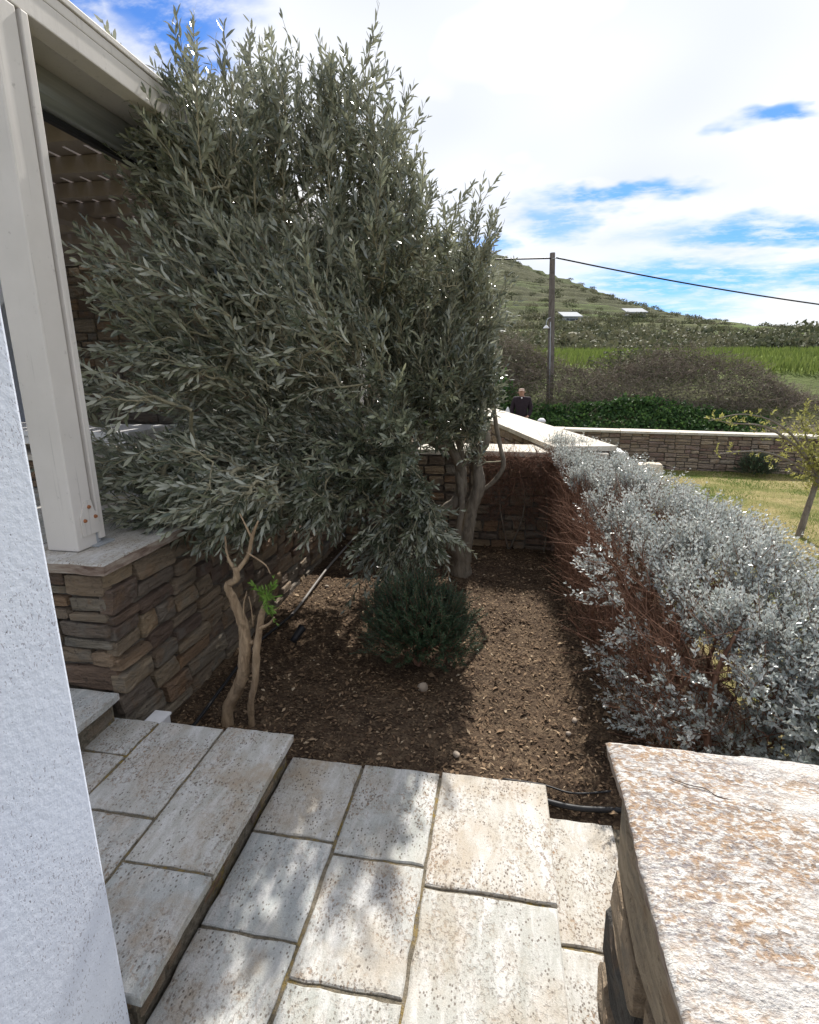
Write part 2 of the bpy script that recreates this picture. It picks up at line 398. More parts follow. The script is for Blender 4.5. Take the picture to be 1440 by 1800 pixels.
def box_mesh(name, x0, x1, y0, y1, z0, z1, material, bev=0.004):
    bm = bmesh.new()
    bmesh.ops.create_cube(bm, size=1)
    for v in bm.verts:
        v.co = Vector(((x0 + x1) / 2 + v.co.x * (x1 - x0), (y0 + y1) / 2 + v.co.y * (y1 - y0), (z0 + z1) / 2 + v.co.z * (z1 - z0)))
    if bev: bmesh.ops.bevel(bm, geom=bm.edges[:], offset=bev, segments=2, affect='EDGES', profile=0.6)
    me = bpy.data.meshes.new(name); bm.to_mesh(me); bm.free()
    me.materials.append(material)
    return me
def box(name, x0, x1, y0, y1, z0, z1, material, parent=None, bev=0.004):
    return ob(name, box_mesh(name, x0, x1, y0, y1, z0, z1, material, bev), parent)

def unit(a):
    a = np.asarray(a, float)
    return a / np.maximum(np.linalg.norm(a, axis=-1, keepdims=True), 1e-9)

def leaf_arrays(P, D, N, L, Wd, bend=0.12, fat=0.5):
    """six-point pointed leaf: 4 triangles each"""
    n = len(P)
    D = unit(D); Sx = unit(np.cross(D, N)); N = np.cross(Sx, D)
    L = L[:, None]; Wd = Wd[:, None]
    b = (rng.uniform(-0.5, 1.0, (n, 1)) * bend) * L
    v = np.empty((n, 6, 3))
    v[:, 0] = P
    v[:, 1] = P + D * L * 0.33 - Sx * Wd * 0.46 + N * b * 0.5 + N * Wd * 0.14
    v[:, 2] = P + D * L * 0.33 + Sx * Wd * 0.46 + N * b * 0.5 + N * Wd * 0.14
    v[:, 3] = P + D * L * 0.70 - Sx * Wd * fat * 0.84 + N * b * 0.4 + N * Wd * 0.12
    v[:, 4] = P + D * L * 0.70 + Sx * Wd * fat * 0.84 + N * b * 0.4 + N * Wd * 0.12
    v[:, 5] = P + D * L - N * b * 0.4
    f = np.array([[0, 2, 1], [1, 2, 4], [1, 4, 3], [3, 4, 5]])
    F = (np.arange(n)[:, None, None] * 6 + f[None]).reshape(-1, 3)
    return v.reshape(-1, 3), F
def leaf4(P, D, N, L, Wd):
    """four-point leaf: 2 triangles each"""
    n = len(P); D = unit(D); Sx = unit(np.cross(D, N)); N = np.cross(Sx, D)
    L = L[:, None]; Wd = Wd[:, None]
    v = np.empty((n, 4, 3))
    v[:, 0] = P
    v[:, 1] = P + D * L * 0.5 + Sx * Wd * 0.5 + N * Wd * 0.2
    v[:, 2] = P + D * L
    v[:, 3] = P + D * L * 0.5 - Sx * Wd * 0.5 + N * Wd * 0.2
    f = np.array([[0, 1, 2], [0, 2, 3]])
    F = (np.arange(n)[:, None, None] * 4 + f[None]).reshape(-1, 3)
    return v.reshape(-1, 3), F
def seg_tubes(P0, P1, r0, r1, k=5):
    """many tapered straight segments in one array"""
    P0 = np.asarray(P0, float); P1 = np.asarray(P1, float)
    n = len(P0); d = unit(P1 - P0)
    a = np.where(np.abs(d[:, 2:3]) > 0.9, np.array([[1.0, 0, 0]]), np.array([[0, 0, 1.0]]))
    u = unit(np.cross(d, a)); vv = np.cross(d, u)
    th = np.arange(k) * 2 * math.pi / k
    ring = u[:, None] * np.cos(th)[None, :, None] + vv[:, None] * np.sin(th)[None, :, None]
    A = P0[:, None] + ring * np.asarray(r0)[:, None, None]
    B = P1[:, None] + ring * np.asarray(r1)[:, None, None]
    V = np.concatenate([A, B], 1).reshape(-1, 3)
    i = np.arange(k); j = (i + 1) % k
    f = np.stack([i, j, j + k, i + k], 1)
    F = (np.arange(n)[:, None, None] * 2 * k + f[None]).reshape(-1, 4)
    return V, F
def catmull(pts, per=6):
    P = np.asarray(pts, float)
    P = np.vstack([2 * P[0] - P[1], P, 2 * P[-1] - P[-2]])
    out = []
    for i in range(1, len(P) - 2):
        for s in range(per):
            t = s / per
            out.append(0.5 * ((2 * P[i]) + (-P[i - 1] + P[i + 1]) * t + (2 * P[i - 1] - 5 * P[i] + 4 * P[i + 1] - P[i + 2]) * t * t + (-P[i - 1] + 3 * P[i] - 3 * P[i + 1] + P[i + 2]) * t ** 3))
    out.append(P[-2])
    return np.array(out)
def tube(pts, radii, k=8, per=6, rough=0.0, cap=True):
    """smooth tapered tube along a spline; pts with radii"""
    q = catmull(np.hstack([np.asarray(pts, float), np.asarray(radii, float)[:, None]]), per)
    C = q[:, :3]; rad = np.maximum(q[:, 3], 0.0003)
    T = unit(np.gradient(C, axis=0))
    u = np.cross(T[0], [0, 0, 1.0] if abs(T[0][2]) < 0.9 else [1.0, 0, 0]); u /= np.linalg.norm(u)
    V = []; th = np.arange(k) * 2 * math.pi / k
    for i in range(len(C)):
        u = u - T[i] * np.dot(u, T[i]); u /= np.linalg.norm(u)
        vv = np.cross(T[i], u)
        rr = rad[i] * (1 + rough * rng.uniform(-1, 1, k))
        V.append(C[i] + (u[None] * np.cos(th)[:, None] + vv[None] * np.sin(th)[:, None]) * rr[:, None])
    V = np.vstack(V); F = []
    for i in range(len(C) - 1):
        for j in range(k):
            F.append((i * k + j, i * k + (j + 1) % k, (i + 1) * k + (j + 1) % k, (i + 1) * k + j))
    if cap:
        F.append(tuple(range(k - 1, -1, -1))); F.append(tuple(range((len(C) - 1) * k, len(C) * k)))
    return V, F
class Acc:
    def __init__(s): s.V = []; s.F = []; s.n = 0
    def add(s, V, F):
        s.V.append(np.asarray(V, float)); s.F += [tuple(int(i) + s.n for i in f) for f in F]; s.n += len(V)
        return s
    def mesh(s, name, m, smooth=True): return py_mesh(name, np.vstack(s.V), s.F, m, smooth)
def ob_np(name, VF, m, parent=None, smooth=False, rnd=None, kind=None):
    o = ob(name, np_mesh(name, VF[0], VF[1], m, smooth, rnd), parent)
    if kind: o['kind'] = kind
    return o

# value noise for geometry
def vnoise(x, y, seed=0):
    x = np.asarray(x, float); y = np.asarray(y, float)
    xi = np.floor(x).astype(np.int64); yi = np.floor(y).astype(np.int64)
    fx = x - xi; fy = y - yi
    fx = fx * fx * (3 - 2 * fx); fy = fy * fy * (3 - 2 * fy)
    def h(a, b):
        n = (a * 374761393 + b * 668265263 + seed * 1442695041) & 0x7fffffff
        n = ((n ^ (n >> 13)) * 1274126177) & 0x7fffffff
        return ((n ^ (n >> 16)) & 0xffff) / 65535.0
    return (h(xi, yi) * (1 - fx) + h(xi + 1, yi) * fx) * (1 - fy) + (h(xi, yi + 1) * (1 - fx) + h(xi + 1, yi + 1) * fx) * fy
def fbm(x, y, o=4, seed=0):
    s = 0; a = 0.5
    for i in range(o):
        s = s + a * vnoise(x * 2 ** i, y * 2 ** i, seed + i); a *= 0.5
    return s

# ------------------------------------------------------------------ stones, slabs, walls
def split_rects(W_, H_, tw, th, minw, seed):
    r = random.Random(seed); out = []
    def rec(x, y, a, b):
        if a <= tw * r.uniform(0.75, 1.55) and b <= th * r.uniform(0.8, 1.5):
            out.append((x, y, a, b)); return
        if a / tw > b / th:
            s = a * r.uniform(0.36, 0.64); rec(x, y, s, b); rec(x + s, y, a - s, b)
        else:
            s = b * r.uniform(0.36, 0.64); rec(x, y, a, s); rec(x, y + s, a, b - s)
    rec(0, 0, W_, H_)
    return out
def stone_geo(x, y, a, b, r, depth, gap, proud, tilt=0.0):
    """irregular angular stone in wall coords (u, v, n)"""
    pts = []
    hx = a / 2 - gap / 2; hy = b / 2 - gap / 2; cx = x + a / 2; cy = y + b / 2
    raw = [(-1, -0.86), (-0.90, -1), (-0.1, -1), (0.9, -1), (1, -0.8), (1, 0.1), (0.93, 1), (0.15, 1), (-0.88, 1), (-1, 0.84)]
    jit = min(hx, hy)
    cut = [r.uniform(0, 0.30) if r.random() < 0.5 else r.uniform(0, 0.08) for _ in range(4)]
    for (u, v) in raw:
        q = (0 if u < 0 else 1) + (0 if v < 0 else 2)
        k = 1 - (cut[q] * jit / hy if abs(u) > 0.5 else cut[q] * 0.3 * jit / hy)
        pts.append((cx + u * hx + r.uniform(-0.08, 0.04) * jit * u + tilt * v * hy * 0.5, cy + v * hy * k + r.uniform(-0.10, 0.04) * jit * v))
    n = len(pts)
    sl = (r.uniform(-0.05, 0.05), r.uniform(-0.09, 0.09))
    def dz(p): return (p[0] - cx) * sl[0] + (p[1] - cy) * sl[1]
    V = [(p[0], p[1], -depth) for p in pts]
    V += [(cx + (p[0] - cx) * 0.99, cy + (p[1] - cy) * 0.99, proud + dz(p) - jit * r.uniform(0.07, 0.18)) for p in pts]
    V += [(cx + (p[0] - cx) * r.uniform(0.90, 0.96), cy + (p[1] - cy) * r.uniform(0.84, 0.94), proud + dz(p) + jit * r.uniform(-0.13, 0.06)) for p in pts]
    V += [(cx + (p[0] - cx) * 0.48, cy + (p[1] - cy) * 0.48, proud + dz(p) * 0.5 + jit * r.uniform(-0.10, 0.12)) for p in pts]
    V.append((cx, cy, proud + jit * r.uniform(-0.02, 0.06)))
    F = []
    for k in range(3):
        for i in range(n):
            j = (i + 1) % n
            F.append((k * n + i, k * n + j, (k + 1) * n + j, (k + 1) * n + i))
    for i in range(n): F.append((3 * n + i, 3 * n + (i + 1) % n, 4 * n))
    return V, F
def stone_face(parent, O, U, N, W_, H_, tw, th, seed, material, gap=0.010, depth=0.035, proud=(0.0, 0.016), name='stone', skew=0.25, vis=None, edge_over=0.0):
    """lay stones on the rectangle O + u*U + v*Z with outward normal N; each stone an object under parent"""
    r = random.Random(seed * 7 + 1)
    O = np.array(O, float); U = np.array(U, float); N = np.array(N, float); Z = np.array([0, 0, 1.0])
    flip = np.dot(np.cross(U, Z), N) < 0
    for (x, y, a, b) in split_rects(W_, H_, tw, th, 0.05, seed):
        V, F = stone_geo(x, y, a, b, r, depth, gap * r.uniform(0.7, 1.6), r.uniform(*proud), r.uniform(-skew, skew))
        V = np.array(V)
        c = V[-1].copy()
        Q = O + V[:, 0:1] * U + V[:, 1:2] * Z + V[:, 2:3] * N
        if vis is not None and not vis(O + c[0] * U + c[1] * Z): continue
        ctr = Q.mean(0)
        if flip: F = [f[::-1] for f in F]
        o = ob(name, py_mesh(name, Q - ctr, F, material, False), parent)
        o.location = ctr
def slab_mesh(name, x0, x1, y0, y1, z, th, material, seed, jit=0.0025, bev=0.004, edge_mat=None, nseg=7):
    r = random.Random(seed)
    P = []
    def edge(ax, ay, bx, by):
        for i in range(nseg):
            t = i / nseg
            k = 0.3 if i == 0 else 1
            P.append((ax + (bx - ax) * t + r.uniform(-jit, jit) * k, ay + (by - ay) * t + r.uniform(-jit, jit) * k))
    edge(x0, y0, x1, y0); edge(x1, y0, x1, y1); edge(x1, y1, x0, y1); edge(x0, y1, x0, y0)
    n = len(P); cx = (x0 + x1) / 2; cy = (y0 + y1) / 2
    def ins(p, d): return (p[0] - math.copysign(min(d, abs(p[0] - cx)), p[0] - cx), p[1] - math.copysign(min(d, abs(p[1] - cy)), p[1] - cy))
    V = [(p[0], p[1], z - th) for p in P]
    V += [(p[0] + r.uniform(-jit, jit) * 0.5, p[1] + r.uniform(-jit, jit) * 0.5, z - bev) for p in P]
    V += [(*ins(p, bev), z - bev * r.uniform(0, 0.35)) for p in P]
    V += [(*ins(p, bev * 3), z) for p in P]
    F = []
    for k in range(3):
        for i in range(n):
            j = (i + 1) % n
            F.append((k * n + i, k * n + j, (k + 1) * n + j, (k + 1) * n + i))
    F.append(tuple(range(3 * n, 4 * n)))
    V = np.array(V); ctr = np.array([cx, cy, z - th / 2])
    me = py_mesh(name, V - ctr, F, material, False)
    if edge_mat is not None:
        me.materials.append(edge_mat)
        for i, p in enumerate(me.polygons):
            if i < n: p.material_index = 1
    return me, ctr
def slab(name, x0, x1, y0, y1, z, th, material, parent, seed, **kw):
    me, c = slab_mesh(name, x0, x1, y0, y1, z, th, material, seed, **kw)
    o = ob(name, me, parent); o.location = c
    return o

# ================================================================== TERRAIN
ZR_X = np.array([-400, -200, -120, -76, -34.5, -16.9, 0.7, 25.2, 56.9, 73.4, 87.3, 105.3, 127, 200, 400])
ZR_Z = np.array([40, 74, 80, 71.5, 59.5, 54.5, 47.5, 39.9, 26.4, 22.0, 19.2, 16.8, 15.4, 12, 9])
def hill_z(X, Y, detail=True):
    X = np.asarray(X, float); Y = np.asarray(Y, float)
    base = np.interp(Y, [0, 17.6, 18.6, 20.0, 22.5, 26, 60], [-0.68, -0.62, -0.25, 0.35, 1.0, 1.75, 3.4])
    side = np.interp(X, [8.0, 13.0], [0.0, 1.0]) * np.interp(Y, [17, 24, 40], [0, -0.35, 0])
    g = np.clip((Y - 60) / 200, 0, 1) ** 1.25
    far = np.interp(Y, [260, 330, 600], [1.0, 0.9, 0.2])
    zr = np.interp(X, ZR_X, ZR_Z)
    z = base + side + (zr - 3.4) * g * far
    if detail:
        amp = np.clip((Y - 50) / 60, 0, 1)
        z = z + amp * (fbm(X / 22, Y / 22, 4, 3) - 0.47) * 3.2 * np.clip((Y - 60) / 120, 0.3, 1)
        h = 2.0 + 0.6 * vnoise(X / 60, Y / 60, 8)
        q = z / h; fr = q - np.floor(q)
        st = np.clip((fr - 0.62) / 0.38, 0, 1); st = st * st * (3 - 2 * st)
        zt = (np.floor(q) + st * 0.78 + fr * 0.22) * h
        z = z + (zt - z) * amp * 0.85
        near = np.clip((Y - 17.5) / 2, 0, 1) * (1 - amp)
        z = z + near * (fbm(X / 3.1, Y / 3.1, 3, 12) - 0.45) * 0.35
    return z
def warp_axis(lo, hi, fine_lo, fine_hi, fine, mid_lo, mid_hi, mid, coarse):
    a = list(np.arange(fine_lo, fine_hi, fine))
    x = fine_lo
    L = []
    while x > lo:
        x -= mid if x > mid_lo else coarse; L.append(x)
    x = fine_hi; Rr = []
    while x < hi:
        Rr.append(x); x += mid if x < mid_hi else coarse
    return np.array(L[::-1] + a + Rr + [hi])
gx = warp_axis(-420, 420, -10, 40, 0.8, -120, 190, 2.2, 14)
gy = np.concatenate([np.arange(13.4, 30, 0.5), np.arange(30, 62, 1.2), np.arange(62, 275, 1.7), np.arange(275, 620, 14)])
GX, GY = np.meshgrid(gx, gy)
GZ = hill_z(GX, GY)
nx, ny = len(gx), len(gy)
idx = np.arange(nx * ny).reshape(ny, nx)
F = np.stack([idx[:-1, :-1], idx[:-1, 1:], idx[1:, 1:], idx[1:, :-1]], -1).reshape(-1, 4)
def f_hill(t, b):
    v = posn(t)
    nrm = t.node('ShaderNodeNewGeometry').outputs['Normal']
    up = t.node('ShaderNodeSeparateXYZ', {0: nrm}).outputs[2]
    y = t.node('ShaderNodeSeparateXYZ', {0: v}).outputs[1]
    big = t.noise(v, 0.035, 5, 0.6)
    med = t.noise(v, 0.16, 6, 0.65, 0.4)
    fin = t.noise(v, 0.9, 5, 0.7)
    c = t.ramp(med, [(0.30, (0.045, 0.052, 0.024)), (0.46, (0.085, 0.097, 0.035)), (0.58, (0.115, 0.124, 0.052)), (0.72, (0.145, 0.134, 0.072))])
    c = t.mix(t.ss(big, 0.48, 0.64), c, t.ramp(med, [(0.3, (0.082, 0.125, 0.028)), (0.7, (0.13, 0.175, 0.045))]))
    c = t.mix(t.m('MULTIPLY', t.ss(up, 0.965, 0.90), 0.55), c, (0.060, 0.056, 0.034))
    c = t.mix(t.m('MULTIPLY', t.ss(fin, 0.52, 0.66), 0.65), c, (0.045, 0.05, 0.026))
    fld = t.m('MULTIPLY', t.ss(y, 24.0, 27.0), t.ss(y, 66.0, 56.0))
    c = t.mix(fld, c, t.ramp(t.noise(v, 0.5, 4), [(0.3, (0.11, 0.165, 0.028)), (0.7, (0.18, 0.23, 0.045))]))
    low = t.ss(y, 20.0, 18.0)
    c = t.mix(low, c, (0.16, 0.13, 0.095))
    t.l.new(c, b.inputs['Base Color'])
    t.l.new(t.bump(t.m('ADD', fin, t.noise(v, 3.5, 4, 0.7)), 0.8, 0.35), b.inputs['Normal'])
M_hill = mat('terraced_hillside', f_hill, 0.95, 0.1)
hill = ob_np('hillside', (np.stack([GX.ravel(), GY.ravel(), GZ.ravel()], 1), F), M_hill, None, True)
tag(hill, kind='structure')

# lawn and the ground around the house
def lawn_z(X, Y):
    X = np.asarray(X, float); Y = np.asarray(Y, float)
    z = np.interp(X, [-30, 0.3, 1.3, 2.4, 4.0], [-0.26, -0.24, -0.26, -0.40, -0.46])
    z = z + np.clip((Y - 3) / 9, 0, 1) * -0.05
    far = np.clip((Y - 5.2) / 2.0, 0, 1)
    z = z * (1 - far) + far * np.minimum(z, -0.46 - 0.02 * (Y - 7))
    return z + (fbm(X * 1.3, Y * 1.3, 3, 5) - 0.45) * 0.05
lx = np.concatenate([np.arange(-40, -6, 4), np.arange(-6, 0, 1.0), np.arange(0, 9, 0.12), np.arange(9, 60, 3)])
ly = np.concatenate([np.arange(-40, -4, 4), np.arange(-4, 2, 0.5), np.arange(2, 13.6, 0.12), [13.7]])
LX, LY = np.meshgrid(lx, ly); LZ = lawn_z(LX, LY)
LZ = np.where(LY > 13.0, -0.66, LZ)
nx, ny = len(lx), len(ly); idx = np.arange(nx * ny).reshape(ny, nx)
F = np.stack([idx[:-1, :-1], idx[:-1, 1:], idx[1:, 1:], idx[1:, :-1]], -1).reshape(-1, 4)
def f_lawn(t, b):
    v = posn(t)
    a = t.noise(v, 1.1, 5, 0.65, 0.4)
    c = t.ramp(a, [(0.34, (0.12, 0.15, 0.04)), (0.46, (0.22, 0.21, 0.075)), (0.56, (0.34, 0.285, 0.13)), (0.72, (0.38, 0.31, 0.17))])
    c = t.mix(t.m('MULTIPLY', t.ss(t.noise(v, 14, 5, 0.7), 0.52, 0.68), 0.5), c, (0.13, 0.105, 0.05))
    t.l.new(c, b.inputs['Base Color'])
    t.l.new(t.bump(t.noise(v, 60, 5, 0.75), 1.0, 0.03), b.inputs['Normal'])
M_lawn = mat('patchy_lawn', f_lawn, 0.95, 0.1)
lawn = ob_np('lawn', (np.stack([LX.ravel(), LY.ravel(), LZ.ravel()], 1), F), M_lawn, None, True)
tag(lawn, kind='structure')

# planting bed soil
sx = np.linspace(-1.56, 1.32, 210); sy = np.linspace(1.70, 4.98, 240)
SX, SY = np.meshgrid(sx, sy)
def soil_z(X, Y):
    X = np.asarray(X, float); Y = np.asarray(Y, float)
    edge = np.clip((1.92 - Y) / 0.14, 0, 1) * np.clip((X - 0.12) / 0.12, 0, 1) * -0.055
    z = -0.085 + (fbm(X * 2.3, Y * 2.3, 3, 21) - 0.45) * 0.07 + edge
    z = z + np.exp(-((X + 0.31) ** 2 + (Y - 4.1) ** 2) / 0.06) * 0.03 - np.clip((X - 0.9) / 0.4, 0, 1) * 0.10
    return z
SZ = soil_z(SX, SY) + (fbm(SX * 26, SY * 26, 3, 31) - 0.45) * 0.016 + rng.normal(0, 0.0018, SX.shape)
nx, ny = len(sx), len(sy); idx = np.arange(nx * ny).reshape(ny, nx)
F = np.stack([idx[:-1, :-1], idx[:-1, 1:], idx[1:, 1:], idx[1:, :-1]], -1).reshape(-1, 4)
bed = ob_np('planting_bed', (np.stack([SX.ravel(), SY.ravel(), SZ.ravel()], 1), F), M_soil, None, True)
tag(bed, kind='structure')

# ================================================================== PAVING AND STEPS
def landing(name, x0, x1, y0, y1, ztop, zbot):
    o = box(name, x0, x1, y0, y1, zbot, ztop, M_joint, None, 0)
    tag(o, kind='structure')
    return o
# lower landing, z = 0
ld = landing('paved_landing', -0.80, 0.205, -0.95, 1.79, -0.008, -0.2)
cols = [(-0.80, -0.507, [1.800, 1.425, 1.085, 0.745, 0.36, -0.02, -0.40, -0.94]),
        (-0.495, -0.192, [1.808, 1.383, 0.992, 0.60, 0.20, -0.18, -0.55, -0.94]),
        (-0.180, 0.222, [1.815, 1.318, 0.78, 0.30, -0.2, -0.94])]
sd_ = 100
for (a, b_, ys) in cols:
    for i in range(len(ys) - 1):
        sd_ += 1
        g = 0.006
        slab('paving_slab', a, b_, ys[i + 1] + g, ys[i] - (g if i else 0), random.Random(sd_).uniform(-0.0015, 0.0015), 0.028, M_slab, ld, sd_, jit=0.003)
# lowest walk, z = -0.12
lw = landing('lower_walk', 0.205, 0.80, -0.95, 1.775, -0.128, -0.24)
for (ya, yb) in [(1.785, 1.302), (1.29, 0.82), (0.81, 0.3), (0.29, -0.3), (-0.31, -0.94)]:
    sd_ += 1
    slab('paving_slab', 0.226, 0.47, yb, ya, -0.12, 0.025, M_slab, lw, sd_, jit=0.002)
# upper step, z = 0.12
us = landing('upper_step', -1.60, -0.812, 0.83, 1.76, 0.112, -0.2)
for (a, b_, ys) in [(-1.072, -0.785, [1.785, 1.145, 0.812]), (-1.366, -1.084, [1.77, 1.305, 0.95]), (-1.60, -1.378, [1.765, 1.56, 1.1])]:
    for i in range(len(ys) - 1):
        sd_ += 1
        slab('paving_slab', a, b_, ys[i + 1] + 0.006, ys[i] - (0.006 if i else 0), 0.12, 0.03, M_slab, us, sd_, jit=0.003)
stone_face(us, (-0.812, 1.765, 0.002), (0, -1, 0), (1, 0, 0), 0.935, 0.085, 0.16, 0.075, 41, M_stone, gap=0.012, depth=0.02, proud=(-0.004, 0.008), name='riser_stone')
stone_face(us, (-1.50, 0.83, 0.002), (1, 0, 0), (0, -1, 0), 0.685, 0.085, 0.16, 0.075, 42, M_stone, gap=0.012, depth=0.02, proud=(-0.004, 0.008), name='riser_stone')
# top step, z = 0.25
ts = landing('top_step', -2.6, -1.56, 1.06, 1.74, 0.222, 0.0)
slab('paving_slab', -2.05, -1.530, 1.07, 1.752, 0.25, 0.03, M_slab, ts, 311, jit=0.003)
slab('paving_slab', -2.6, -2.06, 1.07, 1.752, 0.25, 0.03, M_slab, ts, 312, jit=0.003)
stone_face(ts, (-1.56, 1.74, 0.125), (0, -1, 0), (1, 0, 0), 0.67, 0.092, 0.2, 0.08, 43, M_stone, gap=0.01, depth=0.02, proud=(-0.004, 0.006), name='riser_stone')

# ================================================================== WHITE HOUSE WALL AT LEFT
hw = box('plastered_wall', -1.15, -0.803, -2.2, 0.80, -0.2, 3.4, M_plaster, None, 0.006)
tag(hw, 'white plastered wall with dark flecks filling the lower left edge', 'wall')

# ================================================================== LEFT RETAINING WALL (terrace edge)
rw = empty('retaining_wall', (-1.55, 1.78, -0.2))
tag(rw, 'brown rubble stone retaining wall below the pergola post', 'wall')
box('wall_core', -2.6, -1.562, 1.805, 6.9, -0.25, 0.775, M_mortar, rw, 0)
stone_face(rw, (-1.53, 1.775, -0.16), (0, 1, 0), (1, 0, 0), 3.3, 0.925, 0.26, 0.125, 51, M_stone, gap=0.006, depth=0.05, proud=(-0.010, 0.016), skew=0.7)
stone_face(rw, (-2.60, 1.775, 0.22), (1, 0, 0), (0, -1, 0), 1.055, 0.545, 0.24, 0.10, 52, M_stone, gap=0.006, depth=0.05, proud=(-0.006, 0.012), skew=0.15)
# coping along the edge
yy = 1.735; k = 0
for L in (0.62, 0.55, 0.66, 0.60, 0.7):
    k += 1
    slab('coping_slab', -1.95, -1.497 + random.Random(k).uniform(-0.008, 0.012), yy, yy + L - 0.008, 0.82, 0.045, M_slab, rw, 400 + k, jit=0.007, bev=0.006, edge_mat=M_capedge)
    yy += L
slab('coping_slab', -2.6, -1.962, 1.735, 2.35, 0.82, 0.045, M_slab, rw, 420, jit=0.006, bev=0.006, edge_mat=M_capedge)
# terrace floor
tf = landing('terrace_floor', -6.2, -1.97, 2.0, 6.95, 0.80, 0.5)
for i in range(7):
    for j in range(9):
        sd_ += 1
        x1 = -1.962 - i * 0.6; y0 = 2.36 + j * 0.5
        slab('paving_slab', x1 - 0.588, x1, y0, y0 + 0.488, 0.818, 0.03, M_slab, tf, sd_, nseg=2)

# ================================================================== PERGOLA
pg = empty('pergola', (-1.77, 1.92, 0.82))
tag(pg, 'cream painted timber pergola with slatted roof on a thick post', 'pergola')
po = box('post', -1.845, -1.700, 1.850, 1.958, 0.823, 2.75, M_paint, pg, 0.006)
box('rear_post', -1.838, -1.694, 1.972, 2.004, 0.845, 2.75, M_paint, pg, 0.004)
# bracket with bolts on the garden-side face
V = []; prof = [(-0.045, 0), (0.052, 0), (0.052, 0.075), (0.036, 0.098), (0.024, 0.145), (-0.014, 0.145), (-0.030, 0.105), (-0.045, 0.085)]
for xx in (-1.699, -1.694):
    V += [(xx, 1.925 + p[0], 0.878 + p[1]) for p in prof]
n = len(prof)
F = [tuple(range(n))[::-1], tuple(range(n, 2 * n))] + [(i, (i + 1) % n, n + (i + 1) % n, n + i) for i in range(n)]
br = ob('bracket', py_mesh('bracket', V, F, M_paint), po)
for (a, b_) in [(-0.025, 0.065), (0.035, 0.07), (0.006, 0.118)]:
    bm = bmesh.new(); bmesh.ops.create_cone(bm, cap_ends=True, segments=8, radius1=0.0085, radius2=0.006, depth=0.008, matrix=Matrix.Translation((-1.690, 1.925 + a, 0.878 + b_)) @ Matrix.Rotation(R(90), 4, 'Y'))
    me = bpy.data.meshes.new('bolt'); bm.to_mesh(me); bm.free(); me.materials.append(M_rust)
    ob('bolt', me, po)
box('foot_plate', -1.80, -1.672, 1.925, 2.03, 0.8215, 0.829, M_galv, pg, 0.001)
box('foot_stub', -1.79, -1.704, 1.940, 1.985, 0.829, 0.90, M_galv, pg, 0.001)
fb = box('fascia_beam', -1.79, -1.700, 1.60, 6.9, 2.752, 2.838, M_paint, pg, 0.005)
box('fascia_beam', -1.79, -1.7005, 1.60, 6.9, 2.840, 2.880, M_paint, pg, 0.005)
box('fascia_top_board', -1.83, -1.694, 1.60, 6.9, 2.883, 2.908, M_paint, pg, 0.004)
box('soffit_board', -2.02, -1.793, 1.60, 6.9, 2.800, 2.83, M_paint, pg, 0.003)
# roller blind box under the soffit: a rounded aluminium profile and a black seal
prof = [(-2.00, 2.797), (-1.985, 2.72), (-1.99, 2.69), (-2.01, 2.655), (-2.035, 2.645), (-2.06, 2.66), (-2.07, 2.70), (-2.07, 2.797)]
V = [(p[0], y, p[1]) for y in (2.01, 6.3) for p in prof]; n = len(prof)
F = [tuple(range(n)), tuple(range(n, 2 * n))[::-1]] + [(i, n + i, n + (i + 1) % n, (i + 1) % n) for i in range(n)]
rb = ob('blind_housing', py_mesh('blind_housing', V, F, M_alu), pg)
box('blind_seal', -2.062, -2.030, 2.01, 6.3, 2.615, 2.643, M_black, rb, 0.002)
for k, yv in enumerate([2.3, 2.72, 3.14, 3.60, 4.06, 4.52, 4.98, 5.44, 5.90, 6.36]):
    box('rafter', -6.1, -2.09, yv - 0.035, yv + 0.035, 2.80, 2.90, M_roofwood, pg, 0.003)
for k in range(27):
    x1 = -2.05 - k * 0.152
    box('roof_board', x1 - 0.129, x1, 1.9, 6.8, 2.905, 2.928, M_roofwood, pg, 0)
box('main_beam', -3.62, -3.50, 1.9, 6.8, 2.70, 2.797, M_roofwood, pg, 0.004)
box('corner_post', -1.83, -1.70, 6.65, 6.78, 0.82, 2.75, M_paint, pg, 0.005)

# house wall closing the terrace
hs = empty('house_wall', (-4, 6.9, 0.8))
tag(hs, 'dark stone house wall in the shade behind the pergola', 'wall')
box('wall_core', -6.3, -1.6, 6.93, 7.2, 0.3, 3.0, M_mortar, hs, 0)
stone_face(hs, (-6.2, 6.90, 0.82), (1, 0, 0), (0, -1, 0), 4.55, 2.15, 0.36, 0.17, 61, M_stone, gap=0.012, depth=0.04, proud=(-0.01, 0.02))
sw = box('side_wall', -6.5, -6.25, 1.0, 7.2, 0.3, 3.0, M_plaster, None, 0.004)
tag(sw, 'plastered house wall at the back of the shaded terrace', 'wall')

# stone bench and white low table on the terrace
sb = empty('stone_bench', (-2.9, 2.95, 0.82))
tag(sb, 'low dark stone bench with pale slab top behind the post', 'bench')
box('bench_core', -4.0, -2.17, 2.95, 3.42, 0.82, 1.0, M_mortar, sb, 0)
stone_face(sb, (-4.0, 2.93, 0.822), (1, 0, 0), (0, -1, 0), 1.85, 0.18, 0.2, 0.085, 63, M_stone, gap=0.008, depth=0.02, proud=(0, 0.01))
stone_face(sb, (-2.15, 2.95, 0.822), (0, 1, 0), (1, 0, 0), 0.46, 0.18, 0.2, 0.085, 64, M_stone, gap=0.008, depth=0.02, proud=(0, 0.01))
for i in range(3):
    slab('seat_slab', -4.02 + i * 0.63, -3.4 + i * 0.63, 2.90, 3.44, 1.035, 0.032, M_pale, sb, 640 + i)
wt = empty('white_board_table', (-3.0, 3.2, 1.035))
